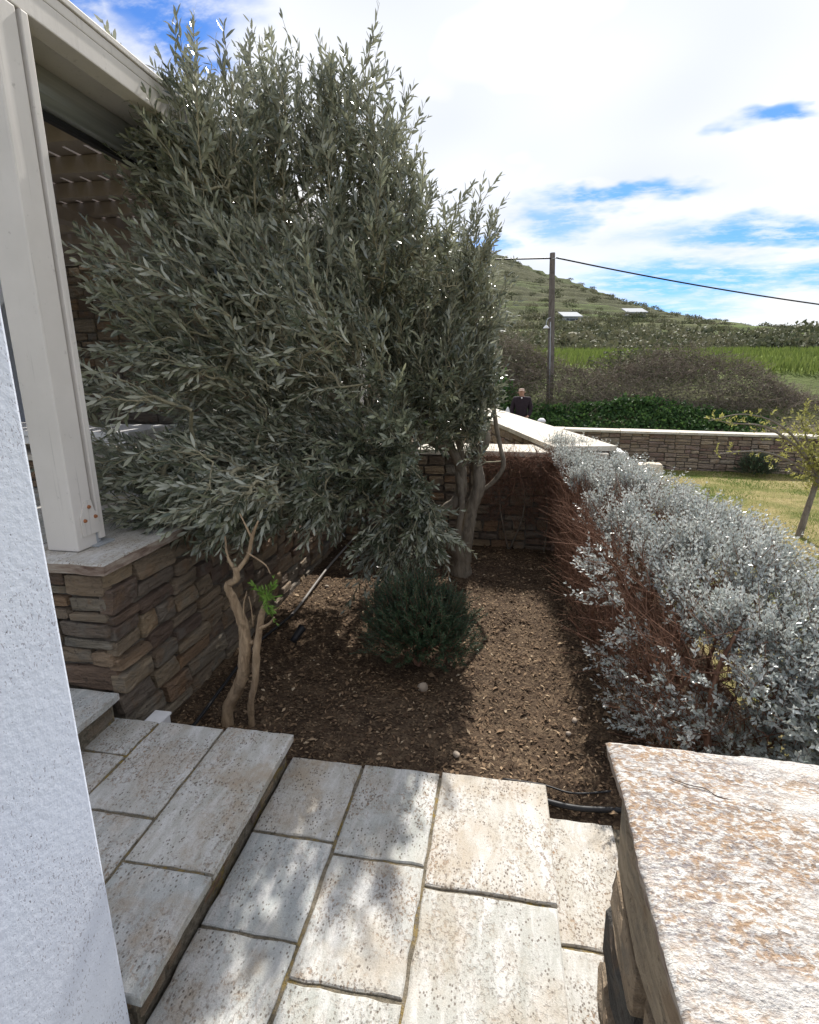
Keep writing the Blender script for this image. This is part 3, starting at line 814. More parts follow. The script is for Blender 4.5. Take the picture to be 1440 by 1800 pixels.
tag(wt, 'white painted board table standing on the low stone bench', 'table')
box('table_top', -3.9, -2.22, 2.93, 3.40, 1.15, 1.185, M_whitewood, wt, 0.004)
box('apron', -3.86, -2.26, 2.945, 2.97, 1.10, 1.148, M_whitewood, wt, 0.002)
for (a, b_) in [(-3.84, 2.99), (-2.32, 2.99), (-3.84, 3.33), (-2.32, 3.33)]:
    box('leg', a, a + 0.05, b_, b_ + 0.05, 1.036, 1.149, M_whitewood, wt, 0.002)

# ================================================================== RIGHT GARDEN WALL with lichen coping
gw = empty('garden_wall', (0.5, 0.3, -0.12))
tag(gw, 'stone wall with wide orange lichen stained coping at lower right', 'wall')
box('wall_core', 0.345, 0.76, -0.9, 1.13, -0.24, 0.645, M_mortar, gw, 0)
stone_face(gw, (0.315, 1.15, -0.12), (0, -1, 0), (-1, 0, 0), 2.0, 0.765, 0.55, 0.26, 71, M_stone_big, gap=0.010, depth=0.04, proud=(-0.012, 0.016), skew=0.5)
stone_face(gw, (0.78, 1.16, -0.2), (-1, 0, 0), (0, 1, 0), 0.46, 0.845, 0.2, 0.13, 72, M_stone_big, gap=0.010, depth=0.04)
# coping: rough split slab
def rough_cap(name, x0, x1, y0, y1, z, th, seed, parent):
    nx_, ny_ = 56, 120
    xs = np.linspace(x0, x1, nx_); ys = np.linspace(y0, y1, ny_)
    X, Y = np.meshgrid(xs, ys)
    Z = z + (fbm(X * 9, Y * 26, 4, seed) - 0.47) * 0.012 + (fbm(X * 60, Y * 90, 2, seed + 3) - 0.37) * 0.003
    # thin split layers that step down towards the edges
    step = (fbm(X * 5, Y * 14, 3, seed + 9) > 0.52) * -0.0018
    Z = Z + step
    X = X.copy(); Y = Y.copy()
    e0 = (fbm(np.full(ny_, 3.3), ys * 14, 4, seed + 5) - 0.47) * 0.016
    X[:, 0] += e0; X[:, 1] += e0 * 0.8 ; X[:, 2] += e0 * 0.5
    e1 = (fbm(xs * 10, np.full(nx_, 7.7), 4, seed + 6) - 0.47) * 0.018
    Y[-1] += e1; Y[-2] += e1 * 0.8
    Z[:, 0] -= 0.005; Z[-1] -= 0.005; Z[0] -= 0.005; Z[:, -1] -= 0.005
    top = np.stack([X.ravel(), Y.ravel(), Z.ravel()], 1)
    id_ = np.arange(nx_ * ny_).reshape(ny_, nx_)
    Ft = np.stack([id_[:-1, :-1], id_[:-1, 1:], id_[1:, 1:], id_[1:, :-1]], -1).reshape(-1, 4).tolist()
    loop = list(id_[0, :]) + list(id_[1:, -1]) + list(id_[-1, -2::-1]) + list(id_[-2:0:-1, 0])
    V = top.tolist(); m = len(loop)
    r = random.Random(seed)
    rows = [loop]
    for lvl in (0.4, 0.72, 1.0):
        s0 = len(V)
        for i in loop:
            p = top[i]; jx = 0.004 * (vnoise(p[1] * 40, lvl * 9, seed) - 0.5) * 2
            V.append((p[0] + jx + (0.010 * lvl if p[0] < x0 + 0.05 else 0), p[1] + jx, z - th * lvl))
        rows.append(list(range(s0, s0 + m)))
    nt = len(Ft)
    for a, b_ in zip(rows[:-1], rows[1:]):
        for i in range(m):
            j = (i + 1) % m
            Ft.append((a[j], a[i], b_[i], b_[j]))
    Ft.append(tuple(rows[-1][::-1]))
    me = py_mesh(name, V, Ft, M_cap, False)
    me.materials.append(M_capedge)
    for i, p in enumerate(me.polygons):
        if i < nt: p.use_smooth = True
        else: p.material_index = 1
    return ob(name, me, parent)
cp = rough_cap('coping_slab', 0.275, 0.80, -0.02, 1.168, 0.70, 0.05, 17, gw)
rough_cap('coping_slab', 0.28, 0.80, -0.92, -0.03, 0.70, 0.05, 27, gw)
# crack across the coping: a thin dark split
def wob(pts, r=0.0016, m=None, name='crack', parent=None, k=5):
    V, F = tube(pts, [r] * len(pts), k, 4)
    return ob(name, py_mesh(name, V, F, m, True), parent)
M_dark = fm('dark_twig', (0.05, 0.035, 0.025), 0.8)
wob([(0.385, 1.06, 0.7005), (0.42, 1.045, 0.7010), (0.45, 1.04, 0.7005), (0.47, 1.02, 0.7008), (0.52, 1.012, 0.7005), (0.56, 1.00, 0.700)], 0.0009, M_dark, 'crack', gw)
# small dry twig on the coping
tw = empty('dry_twig', (0.58, 0.75, 0.702))
tag(tw, 'small dark dry twig lying on the wide lichen coping', 'twig')
V, F = tube([(0.563, 0.795, 0.706), (0.588, 0.775, 0.708), (0.612, 0.762, 0.706)], [0.0022, 0.0028, 0.0018], 6, 4)
ob('twig_stem', py_mesh('twig_stem', V, F, M_dark, True), tw)
V, F = tube([(0.588, 0.776, 0.707), (0.575, 0.800, 0.711)], [0.0018, 0.001], 6, 3)
ob('twig_fork', py_mesh('twig_fork', V, F, M_dark, True), tw)

# ================================================================== CROSS WALL closing the bed
cw = empty('cross_wall', (-0.5, 5.0, -0.2))
tag(cw, 'shaded stone wall closing the far end of the planting bed', 'wall')
box('wall_core', -1.56, 1.02, 4.985, 5.40, -0.3, 0.79, M_mortar, cw, 0)
stone_face(cw, (-1.50, 4.955, -0.2), (1, 0, 0), (0, -1, 0), 2.5, 0.99, 0.26, 0.12, 81, M_stone, gap=0.010, depth=0.04)
for i in range(4):
    slab('coping_slab', -1.55 + i * 0.62, -0.938 + i * 0.62, 4.92, 5.43, 0.84 , 0.045, M_pale, cw, 810 + i, jit=0.006)

# diagonal wall with the wide pale coping
dw = empty('path_wall', (0.7, 5.5, -0.4))
tag(dw, 'low wall with wide sunlit pale coping running towards the person', 'wall')
DU = np.array([-0.2375, 0.9714, 0]); DN = np.array([0.9714, 0.2375, 0])
O0 = np.array([0.972, 5.02, 0.0])
def dpt(u, n_, z): return O0 + DU * u - DN * n_ + np.array([0, 0, z])
def obox_mesh(name, u0, u1, n0, n1, z0, z1, m, jit=0.0, seed=0):
    r = random.Random(seed); j = lambda: r.uniform(-jit, jit)
    V = [dpt(u + j(), n_ + j(), z) for z in (z0, z1) for (u, n_) in ((u0, n0), (u1, n0), (u1, n1), (u0, n1))]
    F = [(0, 1, 2, 3), (7, 6, 5, 4), (0, 4, 5, 1), (1, 5, 6, 2), (2, 6, 7, 3), (3, 7, 4, 0)]
    return py_mesh(name, V, F, m)
ob('wall_core', obox_mesh('wall_core', 0.06, 5.3, 0.05, 0.48, -0.75, 0.85, M_mortar), dw)
stone_face(dw, dpt(0.04, 0.51, -0.6), DU, -DN, 5.2, 1.45, 0.3, 0.12, 91, M_stone_far, gap=0.01, depth=0.04, vis=lambda p: p[2] > 0.3)
stone_face(dw, dpt(0.04, 0.02, -0.7), DU, DN, 4.2, 1.55, 0.3, 0.12, 92, M_stone_far, gap=0.01, depth=0.04, vis=lambda p: p[2] > -0.6)
stone_face(dw, dpt(0.03, 0.50, -0.6), DN, -DU, 0.47, 1.45, 0.22, 0.12, 93, M_stone_far, gap=0.01, depth=0.04)
uu = 0.0; k = 0
while uu < 5.2:
    L = random.Random(k + 5).uniform(0.6, 0.9)
    ob('coping_slab', obox_mesh('coping_slab', uu + (0 if k == 0 else 0.005), uu + L - 0.005, -0.03, 0.545, 0.852, 0.897, M_pale, 0.004, k), dw)
    uu += L; k += 1

# white plastered shape at the wall end
wb = empty('white_buttress', (1.25, 6.0, -0.4))
tag(wb, 'white plastered sloping buttress at the end of the path wall', 'buttress')
V = []; prof = [(-0.02, -0.5), (-0.02, 0.70), (0.06, 0.735), (0.14, 0.72), (0.22, 0.64), (0.33, 0.56), (0.42, 0.42), (0.46, -0.5)]
for yv in (5.85, 6.2): V += [(1.12 + p[0], yv, p[1]) for p in prof]
n = len(prof)
F = [tuple(range(n))[::-1], tuple(range(n, 2 * n))] + [(i, (i + 1) % n, n + (i + 1) % n, n + i) for i in range(n)]
M_wht = fm('limewash', (0.78, 0.78, 0.78), 0.9, 0.2, 0.04)
ob('plaster_body', py_mesh('plaster_body', V, F, M_wht), wb)
V, F = stone_geo(0, 0, 0.24, 0.12, random.Random(4), 0.12, 0.0, 0.02)
V = np.array(V); V = np.stack([1.44 + V[:, 0], 6.0 - V[:, 2], 0.47 + V[:, 1]], 1)
V2 = np.vstack([V]);
cs = ob('cream_rock', py_mesh('cream_rock', V2, F, fm('cream_rock', (0.62, 0.54, 0.42), 0.85), False), wb)

# ================================================================== FAR GARDEN WALL
fw = empty('far_garden_wall', (5, 12.4, -0.6))
tag(fw, 'long brown stone garden wall with thin pale coping beyond the lawn', 'wall')
FU = np.array([0.9921, -0.125, 0]); FN = np.array([-0.125, -0.9921, 0])
FO = np.array([0.3, 12.98, 0])
def fpt(u, n_, z): return FO + FU * u + FN * n_ + np.array([0, 0, z])
def fbox(name, u0, u1, n0, n1, z0, z1, m, jit, seed):
    r = random.Random(seed); j = lambda: r.uniform(-jit, jit)
    V = [fpt(u, n_ + j(), z + j()) for z in (z0, z1) for (u, n_) in ((u0, n0), (u0, n1), (u1, n1), (u1, n0))]
    F = [(3, 2, 1, 0), (4, 5, 6, 7), (0, 1, 5, 4), (1, 2, 6, 5), (2, 3, 7, 6), (3, 0, 4, 7)]
    return py_mesh(name, V, F, m)
ob('wall_core', fbox('wall_core', -0.2, 14, -0.40, -0.03, -0.9, 0.19, M_mortar, 0, 0), fw)
stone_face(fw, fpt(0.6, 0, -0.62), FU, FN, 6.6, 0.815, 0.31, 0.105, 95, M_stone_far, gap=0.010, depth=0.045, proud=(-0.012, 0.02), skew=0.2)
for k in range(11):
    ob('coping_slab', fbox('coping_slab', k * 1.2 - 0.1, k * 1.2 + 1.09, -0.43, 0.045, 0.198, 0.246, M_pale, 0.006, k + 60), fw)

# ================================================================== TREES AND PLANTS
def grow(seedpos, targets, alpha=0.35):
    """Prim-like growth: returns positions and parents"""
    P = [np.asarray(p, float) for p in seedpos]; par = [-1] * len(P); path = [0.0] * len(P)
    T = np.asarray(targets, float); n = len(T)
    A = np.array(P)
    d = np.linalg.norm(T[:, None] - A[None], axis=2)
    cost = d + alpha * np.array(path)[None]
    best = cost.argmin(1); bc = cost.min(1)
    done = np.zeros(n, bool)
    for _ in range(n):
        bcm = np.where(done, 1e9, bc); i = int(bcm.argmin())
        pi = int(best[i]); done[i] = True
        P.append(T[i]); par.append(pi); path.append(path[pi] + float(np.linalg.norm(T[i] - P[pi])))
        c = np.linalg.norm(T - T[i], axis=1) + alpha * path[-1]
        m = c < bc
        best = np.where(m, len(P) - 1, best); bc = np.where(m, c, bc)
    return np.array(P), np.array(par)
def branch_geo(P, par, n0, rtip, power=2.3, rmax=0.03, k=5):
    n = len(P); acc = np.zeros(n)
    for i in range(n - 1, n0 - 1, -1):
        acc[i] += rtip ** power
        if par[i] >= 0: acc[par[i]] += acc[i]
    rad = np.minimum(acc ** (1 / power), rmax)
    ids = [i for i in range(n0, n)]
    p1 = P[ids]; pp = P[par[ids]]
    L = np.linalg.norm(p1 - pp, axis=1, keepdims=True)
    mid = (p1 + pp) / 2 + rng.normal(0, 0.07, p1.shape) * L
    r1 = rad[ids]; r0 = np.minimum(rad[par[ids]], r1 * 1.6)
    Va, Fa = seg_tubes(pp, mid, r0, (r0 + r1) / 2, k)
    Vb, Fb = seg_tubes(mid, p1, (r0 + r1) / 2, r1, k)
    return np.vstack([Va, Vb]), np.vstack([Fa, Fb + len(Va)])
def shoots(base, direc, length, K, leafL, leafW, spread=0.75, curve=0.25, gravity=0.0, stem_r=0.0016, keep=0.92, six=True, segs=3):
    """leafy shoots: opposite pairs along a curved stem. returns (leaf V,F,rnd, centres), (stem V,F)"""
    n = len(base); D0 = unit(direc)
    bendv = unit(rng.normal(0, 1, (n, 3))); bendv = bendv - D0 * (bendv * D0).sum(1, keepdims=True)
    bendv = bendv * rng.uniform(0.2, 1.0, (n, 1)) * curve + np.array([0, 0, gravity])
    def pos(t):
        t = np.asarray(t)[..., None]
        return base[:, None] + (D0[:, None] * t + bendv[:, None] * t * t) * length[:, None, None]
    def tang(t):
        t = np.asarray(t)[..., None]
        return unit(D0[:, None] + 2 * bendv[:, None] * t)
    tt = np.linspace(0.14, 0.99, K)[None] + rng.uniform(-0.02, 0.02, (n, K))
    PP = pos(tt); TT = tang(tt)
    ref = unit(rng.normal(0, 1, (n, 1, 3)))
    A = unit(np.cross(TT, ref)); B = np.cross(TT, A)
    ang = (np.arange(K) % 2)[None] * (math.pi / 2) + rng.uniform(-0.45, 0.45, (n, K))
    out = []
    for sgn in (1, -1):
        side = (A * np.cos(ang)[..., None] + B * np.sin(ang)[..., None]) * sgn
        sp = spread * rng.uniform(0.65, 1.25, (n, K))[..., None]
        sp = sp * (1 - 0.45 * tt[..., None] ** 4)
        LD = unit(TT * 1.0 + side * sp + rng.normal(0, 0.20, TT.shape) + np.array([0, 0, -0.06]))
        LN = unit(TT * 0.8 - side * 0.6 + rng.normal(0, 0.38, TT.shape))
        out.append((PP, LD, LN))
    P_ = np.concatenate([o[0].reshape(-1, 3) for o in out]); D_ = np.concatenate([o[1].reshape(-1, 3) for o in out]); N_ = np.concatenate([o[2].reshape(-1, 3) for o in out])
    taper = np.tile((0.62 + 0.38 * np.sin(np.clip(tt, 0, 1) * math.pi * 0.85 + 0.3)).ravel(), 2)
    m = rng.uniform(0, 1, len(P_)) < keep
    P_, D_, N_, taper = P_[m], D_[m], N_[m], taper[m]
    LL = leafL * taper * rng.uniform(0.75, 1.2, len(P_)); LW = leafW * taper * rng.uniform(0.8, 1.2, len(P_))
    V, F = (leaf_arrays if six else leaf4)(P_, D_, N_, LL, LW)
    per = 6 if six else 4
    shr = np.tile(np.repeat(rng.uniform(0, 1, n), K), 2)[m]
    rv = np.repeat(np.clip(0.62 * shr + 0.38 * rng.uniform(0, 1, len(P_)), 0, 1), per)
    ts_ = np.linspace(0, 1, segs + 1)
    pts = pos(np.tile(ts_, (n, 1)))
    Sv = []; Sf = []; off = 0
    for s in range(segs):
        r0 = stem_r * (1 - 0.6 * s / segs); r1 = stem_r * (1 - 0.6 * (s + 1) / segs)
        v, f = seg_tubes(pts[:, s], pts[:, s + 1], np.full(n, r0), np.full(n, r1), 4)
        Sv.append(v); Sf.append(f + off); off += len(v)
    return (V, F, rv, P_), (np.vstack(Sv), np.vstack(Sf))
def join_np(parts):
    V = []; F = []; o = 0
    for v, f in parts:
        V.append(v); F.append(np.asarray(f) + o); o += len(v)
    return np.vstack(V), np.vstack(F)
def ball(n, c, r, shell=0.45):
    d = unit(rng.normal(0, 1, (n, 3)))
    rr = (shell + (1 - shell) * rng.uniform(0, 1, (n, 1)) ** 0.6)
    return np.asarray(c) + d * rr * np.asarray(r), d

# ---------------- olive tree
ot = empty('olive_tree', (-0.31, 4.1, -0.08))
tag(ot, 'large grey-green olive tree with twisted trunk leaning over the terrace', 'tree')
acc = Acc()
trunks = [
    ([(-0.30, 4.10, -0.14), (-0.315, 4.10, 0.02), (-0.33, 4.09, 0.16), (-0.43, 4.07, 0.26), (-0.49, 4.06, 0.36), (-0.44, 4.07, 0.48), (-0.33, 4.08, 0.62), (-0.30, 4.06, 0.80), (-0.40, 3.96, 1.02)], [0.125, 0.100, 0.088, 0.072, 0.062, 0.056, 0.054, 0.050, 0.045]),
    ([(-0.26, 4.11, -0.12), (-0.27, 4.11, 0.05), (-0.24, 4.10, 0.28), (-0.20, 4.10, 0.50), (-0.175, 4.10, 0.70), (-0.165, 4.10, 0.90), (-0.125, 4.10, 1.04), (-0.150, 4.11, 1.11), (-0.19, 4.12, 1.10)], [0.090, 0.080, 0.070, 0.062, 0.056, 0.052, 0.048, 0.045, 0.043]),
    ([(-0.30, 4.06, 0.0), (-0.30, 4.03, 0.30), (-0.275, 4.05, 0.55), (-0.285, 4.07, 0.80), (-0.23, 4.10, 1.0), (-0.205, 4.12, 1.10)], [0.030, 0.032, 0.034, 0.034, 0.034, 0.034]),
    ([(-0.18, 4.14, 0.62), (-0.07, 4.12, 0.70), (0.00, 4.10, 0.85), (-0.01, 4.10, 0.98), (-0.06, 4.10, 1.15), (-0.08, 4.10, 1.45), (-0.10, 4.10, 1.85)], [0.022, 0.022, 0.021, 0.020, 0.019, 0.016, 0.010]),
    ([(-0.16, 4.10, 1.08), (-0.20, 4.06, 1.25), (-0.17, 4.04, 1.5), (-0.22, 4.02, 1.85), (-0.25, 4.0, 2.25)], [0.030, 0.026, 0.022, 0.017, 0.010]),
    ([(-0.40, 3.97, 1.00), (-0.60, 3.72, 1.12), (-0.80, 3.45, 1.22), (-1.05, 3.15, 1.42), (-1.30, 2.90, 1.62)], [0.042, 0.036, 0.030, 0.024, 0.016]),
    ([(-0.38, 3.98, 0.98), (-0.55, 3.90, 1.30), (-0.85, 3.80, 1.75), (-1.15, 3.65, 2.20), (-1.35, 3.55, 2.65)], [0.040, 0.036, 0.030, 0.023, 0.014]),
    ([(-0.30, 4.06, 0.90), (-0.38, 3.95, 1.35), (-0.60, 3.85, 1.85), (-0.80, 3.75, 2.35), (-0.90, 3.72, 2.80)], [0.034, 0.030, 0.025, 0.018, 0.010]),
    ([(-0.62, 3.70, 1.12), (-0.85, 3.35, 0.98), (-1.10, 3.0, 0.98), (-1.35, 2.70, 1.05), (-1.6, 2.45, 1.15)], [0.026, 0.022, 0.018, 0.014, 0.009]),
    ([(-0.55, 3.78, 1.08), (-0.66, 3.50, 0.95), (-0.70, 3.30, 0.80), (-0.65, 3.15, 0.62)], [0.020, 0.016, 0.012, 0.007]),
]
for pts, rd in trunks:
    acc.add(*tube(np.asarray(pts) + rng.normal(0, 0.010, (len(pts), 3)), np.asarray(rd) * (0.80 + 0.10 * rng.uniform(-1, 1, len(rd))), 12, 8, 0.10))
ob('trunk', acc.mesh('trunk', M_bark, True), ot)
seedp = []
for pts, rd in trunks[3:]:
    q = catmull(pts, 4)
    seedp += list(q[len(q) // 4:])
# (centre, radii, number of shoots, bias direction, outward weight)
blobs = [
    ((-1.50, 3.45, 2.62), (0.58, 0.45, 0.42), 330, (-0.15, 0.0, 1.0), 0.35),
    ((-1.00, 3.65, 2.62), (0.40, 0.40, 0.48), 260, (0.0, 0.0, 1.0), 0.30),
    ((-1.25, 3.55, 2.98), (0.36, 0.26, 0.22), 70, (0.0, 0.0, 1.0), 0.20),
    ((-1.60, 2.92, 2.62), (0.26, 0.22, 0.30), 110, (-0.25, -0.1, 1.0), 0.3),
    ((-1.80, 3.35, 2.45), (0.34, 0.34, 0.40), 130, (-0.5, -0.1, 0.9), 0.35),
    ((-1.58, 2.72, 1.78), (0.42, 0.35, 0.42), 300, (-0.9, -0.25, 0.55), 0.40),
    ((-1.10, 2.90, 1.80), (0.50, 0.38, 0.52), 340, (-0.55, -0.35, 0.8), 0.40),
    ((-1.18, 3.25, 2.25), (0.60, 0.38, 0.42), 220, (-0.2, -0.2, 1.0), 0.35),
    ((-0.62, 3.65, 1.95), (0.38, 0.34, 0.60), 300, (0.0, -0.1, 1.0), 0.25),
    ((-0.25, 4.0, 1.82), (0.15, 0.24, 0.60), 200, (0.03, 0.0, 1.0), 0.15),
    ((-1.56, 2.42, 0.98), (0.32, 0.27, 0.26), 200, (-1.0, -0.35, 0.05), 0.40),
    ((-1.40, 2.50, 0.86), (0.34, 0.26, 0.16), 110, (-0.9, -0.4, -0.12), 0.40),
    ((-0.48, 3.80, 1.28), (0.34, 0.30, 0.36), 190, (-0.15, -0.2, 0.7), 0.5),
    ((-0.20, 3.98, 1.30), (0.13, 0.20, 0.34), 110, (0.0, -0.1, 1.0), 0.3),
    ((-1.18, 2.75, 0.98), (0.38, 0.30, 0.34), 240, (-0.7, -0.4, -0.12), 0.5),
    ((-1.00, 3.05, 0.92), (0.34, 0.28, 0.24), 120, (-0.5, -0.4, -0.1), 0.5),
    ((-0.80, 3.15, 1.10), (0.38, 0.30, 0.40), 230, (-0.3, -0.4, 0.2), 0.5),
    ((-0.60, 3.18, 0.60), (0.25, 0.20, 0.28), 170, (-0.1, -0.5, -0.5), 0.5),
    ((-1.15, 3.75, 1.55), (0.65, 0.45, 0.75), 330, (-0.2, -0.1, 0.6), 0.4),
    ((-1.00, 4.45, 1.95), (0.70, 0.36, 0.55), 340, (-0.1, 0.1, 0.9), 0.4),  # mostly hidden crown mass added behind the trunk to shade the bed
    ((-0.58, 4.35, 1.80), (0.34, 0.30, 0.42), 150, (0.0, 0.1, 1.0), 0.3),  # rear crown mass, likewise added for the shadow on the bed
    ((-1.05, 4.45, 1.22), (0.50, 0.30, 0.32), 150, (-0.2, 0.1, 0.7), 0.4),  # added low at the back to close a sunlit patch on the bed
    ((-1.12, 2.25, 0.98), (0.20, 0.16, 0.12), 70, (-0.5, -0.3, -0.25), 0.5),
    ((-1.72, 2.25, 1.42), (0.16, 0.12, 0.10), 24, (-1.0, -0.15, 0.15), 0.2),
    ((-1.55, 3.25, 1.35), (0.45, 0.35, 0.40), 170, (-0.8, -0.3, 0.3), 0.4),
]
bases = []; dirs = []
for c, r_, n, bias, ow in blobs:
    nb = max(3, int(n * 1.5) // 7)
    p, d = ball(nb, c, np.asarray(r_) * 0.98, 0.30)
    ok = vnoise(p[:, 0] * 3.3 + p[:, 2] * 1.3 + 20, p[:, 2] * 3.3 - p[:, 1] * 1.5 + 20, 77) > (0.25 if c[1] < 3.6 else -1)
    p, d = p[ok], d[ok]; nb = len(p)
    bd = unit(unit(np.array(bias)) + d * ow + rng.normal(0, 0.32, (nb, 3)))
    bl = rng.uniform(0.24, 0.46, nb)
    p = p - bd * (bl * 0.55)[:, None]
    for k in range(7):
        t = (k + 0.6) / 7 * 0.95
        side = unit(rng.normal(0, 1, (nb, 3))); side = side - bd * (side * bd).sum(1, keepdims=True)
        curv = np.array([0, 0, 0.10]) * t * t
        bases.append(p + bd * (bl * t)[:, None] + curv)
        dirs.append(unit(bd + unit(side) * (0.62 * (1 - t) + 0.10) + rng.normal(0, 0.08, (nb, 3))))
bases = np.vstack(bases); dirs = np.vstack(dirs)
P, par = grow(seedp, bases, 0.30)
bv = branch_geo(P, par, len(seedp), 0.0019, 2.2, 0.012)
slen = rng.uniform(0.08, 0.30, len(bases))
# a few long whips out of the top and on the right
whips = np.array([[-1.27, 3.60, 3.02], [-1.24, 3.55, 2.95], [-1.55, 3.45, 2.88], [-1.80, 3.4, 2.75], [-0.78, 3.78, 2.85], [-0.80, 3.8, 2.75], [-1.02, 3.65, 2.95], [-0.62, 3.8, 2.45], [-0.36, 4.0, 2.20], [-0.22, 4.0, 2.25], [-0.15, 4.0, 2.15], [-1.66, 3.4, 2.80], [-1.40, 3.5, 2.90], [-0.07, 4.05, 1.9]])
bases = np.vstack([bases, whips]); dirs = np.vstack([dirs, unit(np.tile([0.02, 0, 1.0], (len(whips), 1)) + rng.normal(0, 0.06, (len(whips), 3)))])
slen = np.concatenate([slen, rng.uniform(0.34, 0.48, len(whips))])
(LV, LF, Lr, LP), sv = shoots(bases, dirs, slen, 8, 0.068, 0.0165, 0.85, 0.42, -0.02, 0.0025, 0.88)
ob_np('branches', join_np([bv, sv]), M_twig, ot, True)
# the leaves that show largest become single leaf parts, the rest one mass
cpos = np.array([0, 0, 1.55])
Lv3 = LV.reshape(-1, 6, 3)
cen = Lv3.mean(1); dist = np.linalg.norm(cen - cpos, axis=1)
size = np.linalg.norm(Lv3[:, 5] - Lv3[:, 0], axis=1) / dist
front = dist < np.percentile(dist, 12)
score = np.where(front, size, 0)
big = np.argsort(-score)[:300]
mask = np.ones(len(Lv3), bool); mask[big] = False
keepv = Lv3[mask]
f6 = np.array([[0, 2, 1], [1, 2, 4], [1, 4, 3], [3, 4, 5]])
ob_np('foliage', (keepv.reshape(-1, 3), (np.arange(len(keepv))[:, None, None] * 6 + f6[None]).reshape(-1, 3)), M_olive, ot, True, Lr.reshape(-1, 6)[mask].ravel(), 'stuff')
for i in big:
    v = Lv3[i]; c = v.mean(0)
    o = ob('leaf', np_mesh('leaf', v - c, f6, M_olive, True, Lr[i * 6:i * 6 + 6]), ot); o.location = c

# ---------------- pruned shrub in front of the retaining wall
ps = empty('pruned_shrub', (-1.2, 2.05, -0.1))
tag(ps, 'pruned bare shrub with two pale stems and one green sprout', 'shrub')
acc = Acc()
st = [([(-1.235, 2.06, -0.16), (-1.215, 2.06, 0.0), (-1.14, 2.05, 0.15), (-1.115, 2.05, 0.30), (-1.11, 2.05, 0.42), (-1.155, 2.05, 0.56), (-1.165, 2.05, 0.63), (-1.125, 2.05, 0.66), (-1.115, 2.05, 0.72)], [0.034, 0.030, 0.027, 0.026, 0.024, 0.020, 0.018, 0.016, 0.013]),
      ([(-1.13, 2.07, -0.16), (-1.10, 2.06, 0.02), (-1.07, 2.05, 0.18), (-1.05, 2.05, 0.32), (-1.035, 2.05, 0.43), (-1.01, 2.05, 0.50), (-1.005, 2.05, 0.56)], [0.022, 0.020, 0.018, 0.018, 0.017, 0.015, 0.013]),
      ([(-1.12, 2.05, 0.70), (-1.06, 2.04, 0.78), (-1.02, 2.03, 0.88), (-0.98, 2.02, 0.95)], [0.011, 0.009, 0.007, 0.004]),
      ([(-1.12, 2.05, 0.70), (-1.16, 2.06, 0.76), (-1.17, 2.07, 0.86)], [0.010, 0.007, 0.004]),
      ([(-1.02, 2.03, 0.87), (-1.05, 2.02, 0.92), (-1.06, 2.02, 0.97)], [0.005, 0.004, 0.002]),
      ([(-1.02, 2.04, 0.44), (-0.97, 2.03, 0.47), (-0.93, 2.02, 0.53)], [0.008, 0.006, 0.004]),
      ([(-1.09, 2.04, 0.46), (-1.075, 2.03, 0.56), (-1.07, 2.03, 0.62)], [0.004, 0.003, 0.002]),
      ([(-1.06, 2.04, 0.44), (-1.055, 2.03, 0.54), (-1.05, 2.03, 0.60)], [0.003, 0.003, 0.002]),
      ([(-1.05, 2.04, 0.80), (-0.99, 2.04, 0.74), (-0.965, 2.04, 0.70)], [0.004, 0.003, 0.002]),
      ([(-1.07, 2.05, 0.36), (-1.10, 2.04, 0.38), (-1.12, 2.05, 0.44)], [0.012, 0.010, 0.008])]
for pts, rd in st: acc.add(*tube(np.asarray(pts) + rng.normal(0, 0.006, (len(pts), 3)), np.asarray(rd) * (0.92 + 0.16 * rng.uniform(-1, 1, len(rd))), 10, 6, 0.16))
ob('stems', acc.mesh('stems', M_lbark, True), ps)
b0 = np.tile([-1.0, 2.04, 0.585], (16, 1)) + rng.normal(0, 0.014, (16, 3))
(V, F, rr, _), s2 = shoots(b0, rng.normal(0, 0.7, (16, 3)) + [0.2, -0.2, 0.7], rng.uniform(0.05, 0.10, 16), 5, 0.035, 0.009, 0.9, 0.4, -0.1, 0.0014)
ob_np('green_sprout', (V, F), M_fresh, ps, True, rr)
ob_np('sprout_stalks', s2, M_fresh, ps, True, np.full(len(s2[0]), 0.4))

# ---------------- rosemary ball
rs = empty('rosemary_bush', (-0.42, 2.75, -0.09))
tag(rs, 'round dark green rosemary bush in the middle of the bed', 'bush')
n = 1700
d = unit(rng.normal(0, 1, (n, 3))); d[:, 2] = np.abs(d[:, 2]) * 1.0 - 0.45 * (rng.uniform(0, 1, n) < 0.42)
d = unit(d)
base = np.array([-0.41, 2.75, 0.12]) + d * np.array([0.29, 0.27, 0.26]) * rng.uniform(0.35, 0.98, (n, 1)) * (0.74 + 0.50 * vnoise(d[:, 0] * 3 + 5, d[:, 2] * 3 + d[:, 1] * 2 + 9, 4))[:, None]
base[:, 2] = np.maximum(base[:, 2], -0.05)
dd = unit(d * 0.8 + np.array([0, 0, 0.8]) + rng.normal(0, 0.25, (n, 3)))
(V, F, rr, _), s2 = shoots(base, dd, rng.uniform(0.05, 0.16, n), 13, 0.028, 0.0056, 0.8, 0.3, 0.0, 0.0016, 0.95, six=False, segs=2)
ob_np('foliage', (V, F), M_rosemary, rs, False, rr, 'stuff')
Pt, parr = grow([(-0.42, 2.75, -0.1)], base[::4], 0.4)
ob_np('stems', join_np([s2, branch_geo(Pt, parr, 1, 0.0015, 2.2, 0.012)]), M_brown, rs, True)

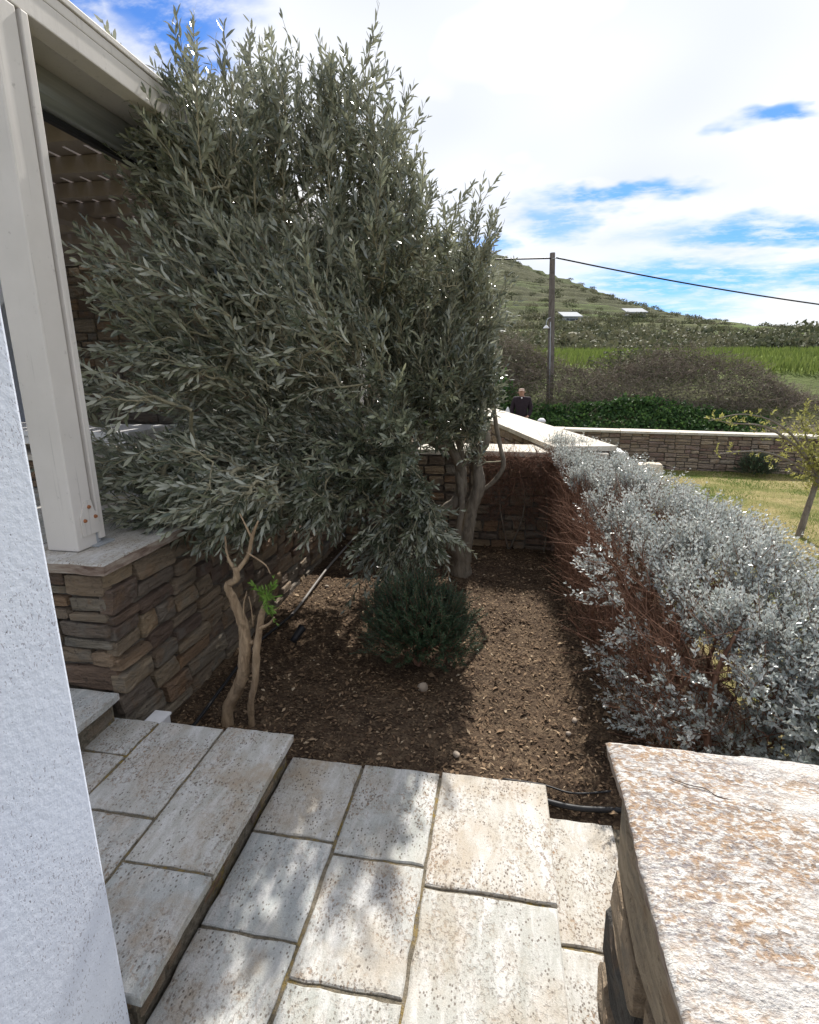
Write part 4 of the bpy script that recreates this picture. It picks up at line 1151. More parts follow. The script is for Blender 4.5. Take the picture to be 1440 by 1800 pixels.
# ---------------- silver hedge
hg = empty('silver_hedge', (0.85, 3.6, -0.15))
tag(hg, 'clipped silvery hedge with bare brown twigs on its shaded side', 'hedge')
def hedge_top(Y): return np.interp(Y, [1.75, 2.1, 2.5, 3.2, 4.2, 5.3], [0.42, 0.60, 0.72, 0.78, 0.80, 0.82])
def hedge_x0(Y): return np.interp(Y, [1.75, 2.2, 2.6, 3.2, 4.2, 5.3], [0.90, 0.78, 0.70, 0.62, 0.52, 0.41])
def hedge_x1(Y): return np.interp(Y, [1.75, 2.2, 2.6, 3.2, 4.2, 5.3], [1.42, 1.46, 1.42, 1.32, 1.18, 1.02])
def hz(X, Y):
    far = np.clip((Y - 3.8) / 1.2, 0, 1)
    return hedge_top(Y) + (fbm(X * 3.6, Y * 3.6, 3, 44) - 0.47) * 0.30 + far * (0.10 - (X - 0.45) * 0.30)
bs = []; dr = []
# top
n = 7000
Y = 1.85 + 3.5 * rng.uniform(0, 1, n) ** 0.9; u = rng.uniform(0, 1, n); X = hedge_x0(Y) + u * (hedge_x1(Y) - hedge_x0(Y))
edge = np.minimum(u, 1 - u)
Z = hz(X, Y) - rng.uniform(0.03, 0.13, n) - np.clip(0.12 - edge, 0, 1) * 0.5
hole = (fbm(X * 6.5, Y * 6.5, 2, 52) + rng.normal(0, 0.05, n)) > 0.315
X, Y, Z, u = X[hole], Y[hole], Z[hole], u[hole]; n = len(X)
bs.append(np.stack([X, Y, Z], 1)); dr.append(np.stack([np.maximum(u - 0.5, -0.22) * 0.9, np.zeros(n), np.ones(n)], 1) + rng.normal(0, 0.26, (n, 3)))
# camera-side end and the low foliage near the wall
n = 2300
Y = rng.uniform(1.72, 2.35, n); X = rng.uniform(0.66, 1.48, n)
Z = rng.uniform(-0.08, 1, n) * (hedge_top(Y) - 0.06)
keep = X > 0.78 + 0.20 * np.clip((2.3 - Y), 0, 1) + 0.34 * np.clip(1 - np.abs(Z - 0.28) / 0.24, 0, 1) * np.clip((Y - 1.7) / 0.3, 0.4, 1) + rng.normal(0, 0.05, n)
X, Y, Z = X[keep], Y[keep], Z[keep]
bs.append(np.stack([X, Y, Z], 1)); dr.append(np.stack([-0.35 + 0 * X, -0.75 + 0 * X, 0.65 + 0 * X], 1) + rng.normal(0, 0.32, (len(X), 3)))
# right side
n = 1500
Y = rng.uniform(1.9, 5.2, n); Z = rng.uniform(0.0, 0.95, n) * hedge_top(Y); X = hedge_x1(Y) + rng.uniform(-0.14, 0.02, n)
bs.append(np.stack([X, Y, Z], 1)); dr.append(np.stack([np.ones(n), np.zeros(n), 0.7 * np.ones(n)], 1) + rng.normal(0, 0.3, (n, 3)))
# sparse tufts on the bare left side, in clumps
cc = np.array([[0.60, 2.60, 0.50], [0.66, 2.35, 0.36], [0.72, 2.12, 0.12], [0.74, 2.05, 0.34], [0.66, 2.28, 0.05], [0.58, 2.85, 0.56], [0.80, 1.95, 0.2], [0.62, 2.45, 0.16]])
for c in cc:
    m = rng.integers(22, 44)
    p = c + rng.normal(0, 0.055, (m, 3)); bs.append(p); dr.append(np.tile([-0.7, -0.4, 0.5], (m, 1)) + rng.normal(0, 0.4, (m, 3)))
bs = np.vstack(bs); dr = unit(np.vstack(dr))
(V, F, rr, _), s2 = shoots(bs, dr, rng.uniform(0.06, 0.17, len(bs)), 6, 0.027, 0.013, 1.0, 0.25, 0.0, 0.0012, 0.93, six=False, segs=2)
ob_np('foliage', (V, F), M_silver, hg, False, rr, 'stuff')
# brown inner twigs
n = 6500
Y = rng.uniform(1.95, 5.25, n); X = hedge_x0(Y) - 0.02 - 0.14 * np.clip((4.4 - Y) / 1.5, 0, 1) + rng.uniform(0.0, 1, n) ** 1.6 * 0.80; Z = rng.uniform(0.02, 1.0, n) * (hz(X, Y) - 0.06)
p0 = np.stack([X, Y, Z], 1)
p1 = p0 + unit(np.stack([rng.normal(-0.3, 0.4, n), rng.normal(-0.15, 0.45, n), np.abs(rng.normal(0.7, 0.4, n))], 1)) * rng.uniform(0.10, 0.24, (n, 1))
r0 = rng.uniform(0.0009, 0.0024, n)
tw1 = seg_tubes(p0, p1, r0, r0 * 0.5, 4)
stems_seed = []
for yv in np.arange(2.05, 5.2, 0.17):
    for _ in range(3):
        stems_seed.append((hedge_x0(yv) + rng.uniform(0.10, 0.55), yv + rng.uniform(-0.08, 0.08), -0.16))
Pt, parr = grow(stems_seed, p0[::3], 0.25)
ob_np('twigs', join_np([tw1, s2, branch_geo(Pt, parr, len(stems_seed), 0.0014, 2.0, 0.011)]), M_brown, hg, True, None, 'stuff')
for k, (x_, y_) in enumerate([(0.62, 2.55), (0.58, 2.85), (0.70, 2.25), (0.55, 3.3), (0.52, 3.8), (0.82, 2.05)]):
    x_ += 0.05
    V, F = tube([(x_ + 0.06, y_ + 0.02, -0.2), (x_ + 0.02, y_, 0.0), (x_ - 0.02, y_ - 0.02, 0.18), (x_, y_ + 0.02, 0.40), (x_ + 0.06, y_ + 0.03, 0.6)], [0.022, 0.018, 0.014, 0.010, 0.005], 7, 5, 0.1)
    ob('stem', py_mesh('stem', V, F, M_brown, True), hg)

# ---------------- climbing twigs on the cross wall
ct = empty('bare_climber', (0.2, 4.9, -0.1))
tag(ct, 'bare reddish climber twigs on the shaded cross wall', 'climber')
n = 1500  # extra twigs added to darken the wall, standing in for deep shade
p0 = np.stack([rng.uniform(-0.15, 0.62, n), rng.uniform(4.78, 4.93, n), 0.84 - np.abs(rng.normal(0, 0.30, n))], 1)
p1 = p0 + unit(rng.normal(0, 1, (n, 3)) + [0, -0.2, -0.1]) * rng.uniform(0.08, 0.2, (n, 1))
ob_np('twigs', seg_tubes(p0, p1, np.full(n, 0.0018), np.full(n, 0.0008), 4), M_brown, ct, True, None, 'stuff')
for pts in ([(0.10, 4.9, -0.1), (0.04, 4.88, 0.15), (0.0, 4.9, 0.40), (0.05, 4.9, 0.7)], [(0.10, 4.9, -0.1), (0.20, 4.88, 0.2), (0.22, 4.9, 0.45), (0.15, 4.9, 0.75)], [(0.42, 4.9, -0.1), (0.43, 4.88, 0.25), (0.38, 4.9, 0.7)]):
    V, F = tube(pts, [0.010, 0.009, 0.007, 0.004][:len(pts)], 6, 5, 0.1)
    ob('stem', py_mesh('stem', V, F, M_bark, True), ct)

# ---------------- sapling on the lawn
sp = empty('young_tree', (3.73, 7.2, -0.5))
tag(sp, 'slim young tree with pale yellow green leaves and arching shoots', 'tree')
acc = Acc()
acc.add(*tube([(3.70, 7.2, -0.56), (3.735, 7.2, -0.2), (3.77, 7.2, 0.1), (3.80, 7.2, 0.34)], [0.046, 0.037, 0.033, 0.032], 9, 6, 0.05))
ob('trunk', acc.mesh('trunk', M_sapbark, True), sp)
limbs = [[(3.79, 7.2, 0.30), (3.62, 7.18, 0.52), (3.42, 7.15, 0.78), (3.10, 7.1, 0.98), (2.75, 7.05, 1.04), (2.40, 7.0, 0.96)],
         [(3.62, 7.18, 0.52), (3.40, 7.16, 0.72), (3.05, 7.12, 0.90), (2.70, 7.1, 0.93), (2.46, 7.1, 0.98)],
         [(3.79, 7.2, 0.28), (3.50, 7.2, 0.45), (3.15, 7.2, 0.58), (2.75, 7.2, 0.56), (2.58, 7.2, 0.52)],
         [(3.80, 7.2, 0.34), (3.85, 7.2, 0.62), (3.82, 7.2, 0.90), (3.9, 7.2, 1.12)],
         [(3.80, 7.2, 0.34), (3.66, 7.3, 0.70), (3.55, 7.35, 1.0)],
         [(3.80, 7.2, 0.32), (4.1, 7.2, 0.60), (4.4, 7.2, 0.85)], [(3.80, 7.2, 0.33), (3.95, 7.05, 0.7), (4.1, 7.0, 1.1)]]
acc = Acc(); lb = []; ldr = []
for i, L_ in enumerate(limbs):
    acc.add(*tube(L_, np.linspace(0.020, 0.004, len(L_)), 6, 6, 0.05))
    q = catmull(L_, 9)
    dens = 2 if i < 3 else 5
    for j, p in enumerate(q):
        fr = j / len(q)
        mm = dens if (i >= 3 or fr < 0.42) else (1 if j % 2 else 0)
        for _ in range(mm): lb.append(p + rng.normal(0, 0.02 + (0.05 if i >= 3 or fr < 0.45 else 0), 3)); ldr.append(rng.normal(0, 0.8, 3) + [0, 0, 0.4])
ob('branches', acc.mesh('branches', M_sapbark, True), sp)
lb = np.array(lb); ldr = np.array(ldr)
(V, F, rr, _), s2 = shoots(lb, ldr, rng.uniform(0.05, 0.13, len(lb)), 4, 0.05, 0.020, 0.9, 0.3, -0.1, 0.002, 0.9, six=False, segs=2)
ob_np('foliage', (V, F), M_sapleaf, sp, False, rr, 'stuff')
ob_np('twigs', s2, M_sapbark, sp, True)

# ---------------- small bush by the far wall
sbush = empty('small_bush', (5.15, 12.0, -0.55))
tag(sbush, 'small dark green bush at the foot of the far wall', 'bush')
n = 420
d = unit(rng.normal(0, 1, (n, 3))); d[:, 2] = np.abs(d[:, 2])
base = np.array([5.15, 12.0, -0.5]) + d * np.array([0.34, 0.28, 0.36]) * rng.uniform(0.4, 1, (n, 1))
(V, F, rr, _), s2 = shoots(base, unit(d + [0, 0, 0.5]), rng.uniform(0.08, 0.16, n), 8, 0.045, 0.012, 0.8, 0.2, 0, 0.002, 0.95, six=False, segs=2)
ob_np('foliage', (V, F), M_rosemary, sbush, False, rr, 'stuff')
ob_np('stems', s2, M_brown, sbush, True)
# clippings heap beside the hedge end
ch = empty('clippings_heap', (1.75, 6.2, 0.2))
tag(ch, 'heap of cut twigs lying past the end of the hedge', 'clippings')
n = 260
p0 = np.array([1.75, 6.1, 0.0]) + rng.normal(0, 1, (n, 3)) * [0.16, 0.25, 0.05] + [0, 0, 0.0]
p0[:, 2] = lawn_z(p0[:, 0], p0[:, 1]) + 0.02 + np.abs(rng.normal(0, 0.30, n)) * np.exp(-((p0[:, 0] - 1.75) / 0.25) ** 2)
p1 = p0 + unit(rng.normal(0, 1, (n, 3)) * [1, 1, 0.35]) * rng.uniform(0.08, 0.3, (n, 1))
ob_np('twigs', seg_tubes(p0, p1, np.full(n, 0.004), np.full(n, 0.002), 4), M_dry, ch, True, None, 'stuff')
(V, F, rr, _), s2 = shoots(p0, p1 - p0, np.full(n, 0.15), 5, 0.03, 0.012, 0.9, 0.2, 0, 0.0015, 0.6, six=False, segs=1)
ob_np('foliage', (V, F), M_scrub, ch, False, rr, 'stuff')

# ---------------- grass blades on the lawn
n = 60000
X = 1.2 + 6.3 * rng.uniform(0, 1, n); Y = 2.2 + 10.4 * rng.uniform(0, 1, n) ** 0.85
pat = fbm(X * 1.1, Y * 1.1, 4, 77)
keep = rng.uniform(0, 1, n) < 0.55 + 0.45 * (pat < 0.45)
X, Y, pat = X[keep], Y[keep], pat[keep]; n = len(X)
Pb = np.stack([X, Y, lawn_z(X, Y) - 0.004], 1)
Dg = unit(np.stack([rng.normal(0, 0.55, n), rng.normal(0, 0.55, n), np.full(n, 0.75)], 1))
V, F = leaf4(Pb, Dg, rng.normal(0, 1, (n, 3)), rng.uniform(0.025, 0.065, n), np.full(n, 0.007))
near_wall = np.clip((Y - 11.0) / 1.2, 0, 1) * np.clip((4.2 - X) / 1.5, 0, 1)
rv = np.clip((pat - 0.30) * 2.6 + rng.normal(0, 0.18, n) - near_wall * 0.5, 0, 1)
g = ob_np('grass', (V, F), M_grass, None, False, np.repeat(rv, 4), 'stuff')
tag(g, 'short patchy half dry grass growing on the lawn', 'grass')

# ---------------- mulch chips on the bed
n = 22000
X = rng.uniform(-1.5, 1.0, n); Y = rng.uniform(1.80, 4.92, n)
Z = soil_z(X, Y) + 0.004 + rng.uniform(0, 0.006, n)
Dm = unit(np.stack([rng.normal(0, 1, n), rng.normal(0, 1, n), rng.normal(0, 0.22, n)], 1))
Nm = unit(np.stack([rng.normal(0, 0.35, n), rng.normal(0, 0.35, n), np.ones(n)], 1))
ll = rng.uniform(0.009, 0.030, n) * np.where(rng.uniform(0, 1, n) < 0.06, 1.9, 1)
V, F = leaf4(np.stack([X, Y, Z], 1), Dm, Nm, ll, ll * rng.uniform(0.18, 0.6, n))
g = ob_np('mulch', (V, F), M_chip, None, False, np.repeat(rng.beta(1.6, 2.4, n), 4), 'stuff')
tag(g, 'brown bark chips and dead leaves strewn over the planting bed', 'mulch')
# clods
def blob_mesh(name, m, seed, sub=1):
    bm = bmesh.new(); bmesh.ops.create_icosphere(bm, subdivisions=sub, radius=1)
    r = random.Random(seed)
    for v in bm.verts: v.co *= r.uniform(0.78, 1.12)
    me = bpy.data.meshes.new(name); bm.to_mesh(me); bm.free(); me.materials.append(m)
    me.polygons.foreach_set('use_smooth', [True] * len(me.polygons))
    return me
pebs = [blob_mesh('pebble', M_pebble, s, 2) for s in range(4)]
for i, (x_, y_, s_, lab) in enumerate([(-0.36, 2.50, 0.022, 'pale upright stone at the foot of the rosemary bush'), (0.398, 2.352, 0.015, 'white pebble lying in the sunlit strip of soil'),
                                       (0.36, 2.25, 0.012, 'small pale pebble nearest the lichen coping'), (0.44, 2.47, 0.012, 'small brownish pebble lying beside the hedge shadow'),
                                       (-0.14, 2.02, 0.016, 'grey stone lying at the edge of the landing slabs'), (-1.30, 3.75, 0.014, 'pale pebble in the far sunlit patch by the grey pipe')]):
    o = ob('pebble', pebs[i % 4], None, (x_, y_, float(soil_z(x_, y_)) + s_ * 0.6))
    o.scale = (s_ * 1.3, s_, s_ * (1.6 if i == 0 else 0.8)); o.rotation_euler = (0, 0, i * 1.3)
    tag(o, lab, 'stone', 'stones in the planting bed')

# irrigation pipes and fixtures
def pipe(name, pts, r, m, lab, cat='pipe'):
    V, F = tube(pts, [r] * len(pts), 8, 8)
    return tag(ob(name, py_mesh(name, V, F, m, True)), lab, cat)
pipe('irrigation_pipe', [(-1.40, 4.85, -0.05), (-1.39, 4.05, -0.045), (-1.36, 3.36, -0.055), (-1.375, 3.15, -0.075)], 0.009, M_pipe, 'pale grey irrigation pipe along the foot of the retaining wall')
pipe('drip_hose', [(-1.36, 3.2, -0.065), (-1.41, 2.75, -0.05), (-1.39, 2.35, -0.05), (-1.36, 2.05, -0.045), (-1.35, 1.86, -0.045)], 0.009, M_black, 'black drip hose beside the retaining wall near the steps', 'hose')
pipe('drip_hose', [(0.10, 1.86, -0.085), (0.24, 1.835, -0.095), (0.34, 1.825, -0.098), (0.44, 1.835, -0.10), (0.62, 1.86, -0.10)], 0.011, M_black, 'thick black drip hose ending at the lowest slab', 'hose')
pipe('thin_tube', [(0.06, 1.90, -0.07), (0.22, 1.90, -0.075), (0.34, 1.88, -0.08), (0.50, 1.92, -0.08)], 0.004, M_black, 'thin black tube just behind the thick drip hose', 'tube')
ul = empty('garden_spotlight', (-1.19, 2.83, -0.09))
tag(ul, 'small dark garden spotlight tilted in the shaded soil', 'light')
V, F = tube([(-1.20, 2.80, -0.04), (-1.175, 2.86, 0.0), (-1.165, 2.885, 0.015)], [0.020, 0.024, 0.028], 12, 3)
ob('lamp_body', py_mesh('lamp_body', V, F, M_black, True), ul)
V, F = tube([(-1.19, 2.83, -0.02), (-1.19, 2.83, -0.12)], [0.006, 0.004], 6, 2)
ob('spike', py_mesh('spike', V, F, M_black, True), ul)
wbx = empty('corner_box', (-1.45, 1.86, -0.1))
tag(wbx, 'small white plastic box in the corner behind the upper step', 'box')
box('box_body', -1.485, -1.415, 1.825, 1.90, -0.1, 0.055, M_white, wbx, 0.006)
box('box_lid', -1.49, -1.410, 1.82, 1.905, 0.056, 0.068, M_white, wbx, 0.003)

# ================================================================== BEYOND THE WALL
# ivy bank
def leaf_mass(name, lab, cat, pts, nrm, L, asp, m, rv=None, parent=None):
    n = len(pts)
    D = unit(rng.normal(0, 1, (n, 3)) + nrm * 0.5 + [0, 0, -0.2]); N = unit(nrm + rng.normal(0, 0.45, (n, 3)))
    ll = L * rng.uniform(0.6, 1.3, n)
    V, F = leaf4(pts, D, N, ll, ll * asp)
    o = ob_np(name, (V, F), m, parent, False, np.repeat(rng.uniform(0, 1, n) if rv is None else rv, 4), 'stuff')
    if lab: tag(o, lab, cat)
    return o
n = 26000
X = rng.uniform(-4, 12, n); tq = rng.uniform(0, 1, n)
lump = fbm(X * 0.9, tq * 3, 3, 61)
top = np.interp(X, [-4, 0, 2.1, 3.9, 5, 6.5, 8.4, 9.5, 12], [0.5, 0.45, 0.30, 0.62, 0.55, 0.35, 0.05, -0.2, -0.3])
Y = 18.0 + tq * 1.5 + (lump - 0.45) * 0.9 + rng.normal(0, 0.06, n)
Z = -0.75 + (top + 0.75) * tq ** 0.8 + (lump - 0.45) * 0.45 + rng.normal(0, 0.05, n)
leaf_mass('ivy', 'dense dark green ivy covering the bank behind the far wall', 'ivy', np.stack([X, Y, Z], 1), np.tile([0.0, -0.75, 0.65], (n, 1)), 0.105, 0.85, M_ivy)
# bramble thicket: twigs and sparse leaves
def crest(X): return np.interp(X, [-6, -2, 0, 1.0, 2.3, 4.0, 5.3, 7.3, 8.9, 10.4, 11.5, 14], [2.5, 2.7, 2.6, 2.35, 1.60, 1.65, 2.20, 2.05, 1.60, 0.55, 0.1, 0.0])
th = empty('bramble_thicket', (4, 21, 0))
tag(th, 'tangled grey brown bramble thicket above the ivy bank', 'thicket')
n = 15000
X = rng.uniform(-6, 12.5, n); tq = rng.uniform(0, 1, n)
lump = fbm(X * 0.8, tq * 2.5 + 9, 4, 63)
Zc = crest(X) + (fbm(X * 1.9, X * 0, 3, 71) - 0.45) * 0.5
Y = 19.4 + tq * 2.6 + (lump - 0.45) * 1.1 + rng.normal(0, 0.15, n)
Z = -0.1 + (Zc + 0.1) * tq ** 0.75 + (lump - 0.45) * 0.5 + rng.normal(0, 0.08, n)
p0 = np.stack([X, Y, Z], 1)
p1 = p0 + unit(rng.normal(0, 1, (n, 3)) * [1, 0.6, 0.7] + [0, -0.1, 0.15]) * rng.uniform(0.15, 0.6, (n, 1))
r0 = rng.uniform(0.004, 0.011, n)
ob_np('twigs', seg_tubes(p0, p1, r0, r0 * 0.5, 3), M_dry, th, True, None, 'stuff')
n = 13000
k_ = rng.integers(0, len(p0), n)
leaf_mass('foliage', None, None, p0[k_] + rng.normal(0, 0.1, (n, 3)), np.tile([0, -0.6, 0.7], (n, 1)), 0.085, 0.6, M_scrub, None, th)

# named bushes
def bush(name, lab, c, r_, n, L, m, grp=None, leafy=0.7):
    e = empty(name, c); tag(e, lab, 'bush', grp)
    d = unit(rng.normal(0, 1, (n, 3))); d[:, 2] = np.abs(d[:, 2])
    rr_ = rng.uniform(0.55, 1.0, (n, 1)) * (0.75 + 0.5 * vnoise(d[:, 0] * 2.2 + c[0], d[:, 1] * 2.2 + d[:, 2] * 2 + c[1], 9))[:, None]
    p = np.array(c) + d * np.array(r_) * rr_
    leaf_mass('foliage', None, None, p, d, L, leafy, m, None, e)
    k2 = rng.integers(0, n, 60)
    ob_np('stems', seg_tubes(np.tile(c, (60, 1)) - [0, 0, 0.15], p[k2], np.full(60, 0.02 * r_[0]), np.full(60, 0.006 * r_[0]), 4), M_dry, e, True)
bush('scrub_bush', 'grey brown scrub bush directly left of the utility pole', (0.35, 23.2, 1.2), (1.3, 1.0, 1.65), 2600, 0.13, M_scrub)
bush('scrub_bush', 'rounded green shrub behind the standing person', (-0.6, 19.6, 0.1), (1.2, 0.8, 1.5), 2200, 0.12, M_ivy)
bush('scrub_bush', 'broad brown bush on the crest right of the pole', (5.8, 24.0, 1.3), (2.3, 1.2, 1.25), 2600, 0.14, M_scrub)

# field grass beyond the thicket
n = 26000
X = rng.uniform(-6, 42, n); Y = 25 + 33 * rng.uniform(0, 1, n) ** 1.3
Zf = hill_z(X, Y)
Dg = unit(np.stack([rng.normal(0, 0.3, n), rng.normal(0, 0.3, n), np.ones(n)], 1))
V, F = leaf4(np.stack([X, Y, Zf - 0.02], 1), Dg, rng.normal(0, 1, (n, 3)), rng.uniform(0.25, 0.6, n), np.full(n, 0.07))
g = ob_np('field_grass', (V, F), M_field, None, False, np.repeat(rng.uniform(0, 1, n), 4), 'stuff')
tag(g, 'tall bright green grass in the field below the hill', 'grass')

# scrub on the hillside
cl_ = []
rs_ = np.random.default_rng(4)
for i in range(1500):
    y = 58 + 205 * rs_.uniform(0, 1) ** 1.2
    x = rs_.uniform(-0.22, 0.62) * y
    dens = float(fbm(np.array(x / 26), np.array(y / 14), 3, 90))
    if dens < 0.42 and rs_.uniform() < 0.85: continue
    cl_.append((x, y, rs_.uniform(0.5, 1.5) * (1.25 if y < 110 else 1.0)))
for (x, y, s_) in [(8, 70, 2.6), (11, 75, 2.4), (15, 78, 2.0), (22, 80, 2.2), (27, 84, 2.6), (33, 80, 1.8), (38, 92, 2.4), (48, 105, 2.6), (56, 120, 3.0), (64, 130, 2.2), (30, 62, 1.6), (20, 64, 1.5), (52, 96, 1.8), (70, 150, 2.6)]:
    cl_.append((x, y, s_))
C_ = np.array(cl_)
m = 120
d = unit(rng.normal(0, 1, (len(C_), m, 3))); d[..., 2] = np.abs(d[..., 2]) * 0.85
zc = hill_z(C_[:, 0], C_[:, 1])
p = np.stack([C_[:, 0], C_[:, 1], zc], 1)[:, None] + d * (C_[:, 2][:, None, None] * rng.uniform(0.6, 1.05, (len(C_), m, 1))) * [1.35, 1.1, 0.85]
nn = len(C_) * m
tone = np.repeat(rng.uniform(0, 1, len(C_)), m) * 0.7 + rng.uniform(0, 0.3, nn)
V, F = leaf4(p.reshape(-1, 3), unit(rng.normal(0, 1, (nn, 3))), unit(d.reshape(-1, 3) + rng.normal(0, 0.3, (nn, 3))), np.repeat(C_[:, 2], m) * rng.uniform(0.18, 0.42, nn), np.repeat(C_[:, 2], m) * 0.22)
g = ob_np('hillside_scrub', (V, F), M_scrub, None, False, np.repeat(np.clip(tone, 0, 1), 4), 'stuff')
tag(g, 'low grey green scrub spread over the terraced hillside', 'scrub')

# far cottages
M_cott = fm('cottage_wall', (0.50, 0.50, 0.50), 0.9, 0.2, 0.06)
M_croof = fm('cottage_roof', (0.30, 0.32, 0.34), 0.8, 0.2, 0.08)
M_win = fm('dark_window', (0.03, 0.035, 0.04), 0.2, 0.5)
def cottage(x, y, wd, dp, h, lab, rz):
    z = float(hill_z(np.array(x), np.array(y))) - 0.3
    e = empty('cottage', (x, y, z)); tag(e, lab, 'house', 'cottages on the hillside')
    def part(name, me, par):
        o = bpy.data.objects.new(name, me); link(o, par); return o
    part('wall', box_mesh('wall', -wd / 2, wd / 2, -dp / 2, dp / 2, 0, h, M_cott, 0.05), e)
    V = [(-wd / 2 - .3, -dp / 2 - .3, h + .03), (wd / 2 + .3, -dp / 2 - .3, h + .03), (wd / 2 + .3, dp / 2 + .3, h + 1.1), (-wd / 2 - .3, dp / 2 + .3, h + 1.1)]
    V += [(a, b_, c + 0.18) for a, b_, c in V]
    part('roof', py_mesh('roof', V, [(3, 2, 1, 0), (4, 5, 6, 7), (0, 1, 5, 4), (1, 2, 6, 5), (2, 3, 7, 6), (3, 0, 4, 7)], M_croof), e)
    for wx in (-wd * 0.28, wd * 0.28):
        part('window', box_mesh('window', wx - 0.25, wx + 0.25, -dp / 2 - 0.05, -dp / 2 + 0.05, h * 0.4, h * 0.78, M_win, 0), e)
    part('door', box_mesh('door', -0.45, 0.45, -dp / 2 - 0.06, -dp / 2 + 0.05, 0.05, h * 0.75, M_win, 0), e)
    e.rotation_euler = (0, 0, R(rz))
cottage(11.4, 110, 3.0, 3.0, 0.8, 'low white cottage with grey roof nearest the utility pole', 12)
cottage(26.4, 128, 3.8, 3.0, 0.8, 'low white cottage higher on the slope right of the pole', 8)

# utility pole
up = empty('utility_pole', (1.65, 21.0, 0.2))
tag(up, 'weathered wooden utility pole standing in the thicket', 'pole')
V, F = tube([(1.66, 21.0, -0.3), (1.62, 21.0, 1.5), (1.52, 21.0, 3.6), (1.43, 21.0, 5.48)], [0.125, 0.12, 0.108, 0.09], 12, 6, 0.02)
ob('pole_shaft', py_mesh('pole_shaft', V, F, M_polewood, True), up)
V, F = tube([(1.44, 20.92, 5.28), (1.50, 20.88, 5.28), (1.56, 20.88, 5.30)], [0.02, 0.02, 0.015], 6, 3)
ob('hook', py_mesh('hook', V, F, M_galv, True), up)
V, F = tube([(1.50, 20.9, 3.35), (1.40, 20.86, 3.30), (1.36, 20.85, 3.18), (1.36, 20.85, 3.05)], [0.018, 0.018, 0.018, 0.018], 6, 4)
lm = ob('lamp_arm', py_mesh('lamp_arm', V, F, M_galv, True), up)
V, F = tube([(1.36, 20.85, 3.08), (1.36, 20.85, 3.02), (1.36, 20.85, 2.98)], [0.03, 0.09, 0.12], 10, 3)
ob('lamp_shade', py_mesh('lamp_shade', V, F, M_white, True), up)
V, F = tube([(1.64, 20.875, 0.25), (1.56, 20.875, 2.0), (1.50, 20.885, 3.2)], [0.018] * 3, 6, 4)
ob('conduit', py_mesh('conduit', V, F, M_galv, True), up)
def wire(a, b_, sag, lab):
    a = np.array(a); b_ = np.array(b_); P_ = []
    for i in range(13):
        t = i / 12; p = a + (b_ - a) * t; p[2] -= sag * 4 * t * (1 - t); P_.append(p)
    pipe('overhead_cable', P_, 0.026, M_black, lab, 'cable')
wire((1.56, 20.9, 5.30), (25.0, 28.0, 3.1), 0.45, 'dark overhead cable running from the pole to the right')
wire((1.44, 20.95, 5.30), (-16.0, 20.0, 6.2), 0.25, 'dark overhead cable running from the pole behind the olive')

# ================================================================== PERSON
M_skin = fm('skin', (0.42, 0.25, 0.18), 0.6, 0.3, 0.06)
M_jack = fm('dark_jacket', (0.028, 0.020, 0.026), 0.85, 0.2, 0.2)
M_trou = fm('dark_trousers', (0.05, 0.05, 0.06), 0.9, 0.1, 0.2)
M_capc = fm('pale_cap', (0.55, 0.42, 0.36), 0.85)
M_hair = fm('grey_hair', (0.20, 0.18, 0.16), 0.9)
M_shoe = fm('dark_shoe', (0.03, 0.025, 0.02), 0.6)
PX, PY, PZ = 0.46, 15.0, -0.625
pe = empty('person', (PX, PY, PZ))
tag(pe, 'person in dark jacket and pale cap standing behind the path wall', 'person')
def skin_obj(name, verts, edges, radii, m, sub=2, root=0):
    me = bpy.data.meshes.new(name); me.from_pydata([(PX + v[0], PY + v[1], PZ + v[2]) for v in verts], edges, []); me.update()
    o = ob(name, me, pe)
    md = o.modifiers.new('skin', 'SKIN'); md.use_smooth_shade = True
    for i, r_ in enumerate(radii):
        me.skin_vertices[0].data[i].radius = (r_, r_) if not isinstance(r_, tuple) else r_
    me.skin_vertices[0].data[root].use_root = True
    s2_ = o.modifiers.new('sub', 'SUBSURF'); s2_.levels = sub; s2_.render_levels = sub
    me.materials.append(m)
    return o
# body (facing the camera, head turned a little to his right)
bverts = [(0, 0, 0.95), (0, 0, 1.15), (0, 0, 1.36), (0, 0, 1.47), (0, -0.01, 1.50), (-0.015, -0.02, 1.60), (-0.02, -0.02, 1.67),
          (-0.19, 0, 1.40), (-0.25, 0.02, 1.12), (-0.24, -0.06, 0.90), (-0.24, -0.08, 0.82),
          (0.19, 0, 1.40), (0.25, 0.0, 1.13), (0.16, -0.12, 0.94), (0.12, -0.15, 0.88),
          (-0.09, 0, 0.88), (-0.10, -0.01, 0.50), (-0.10, 0.02, 0.09), (-0.10, -0.14, 0.04),
          (0.09, 0, 0.88), (0.11, -0.01, 0.50), (0.12, 0.02, 0.09), (0.13, -0.14, 0.04), (-0.015, -0.02, 1.545)]
bed_ = [(0, 1), (1, 2), (2, 3), (3, 4), (4, 23), (23, 5), (5, 6), (2, 7), (7, 8), (8, 9), (9, 10), (2, 11), (11, 12), (12, 13), (13, 14), (0, 15), (15, 16), (16, 17), (17, 18), (0, 19), (19, 20), (20, 21), (21, 22)]
brad = [0.13, 0.125, 0.13, 0.065, 0.055, 0.085, 0.055, 0.062, 0.045, 0.035, 0.034, 0.062, 0.045, 0.035, 0.034, 0.085, 0.06, 0.042, 0.04, 0.085, 0.06, 0.042, 0.04, 0.072]
skin_obj('body', bverts, bed_, brad, M_skin)
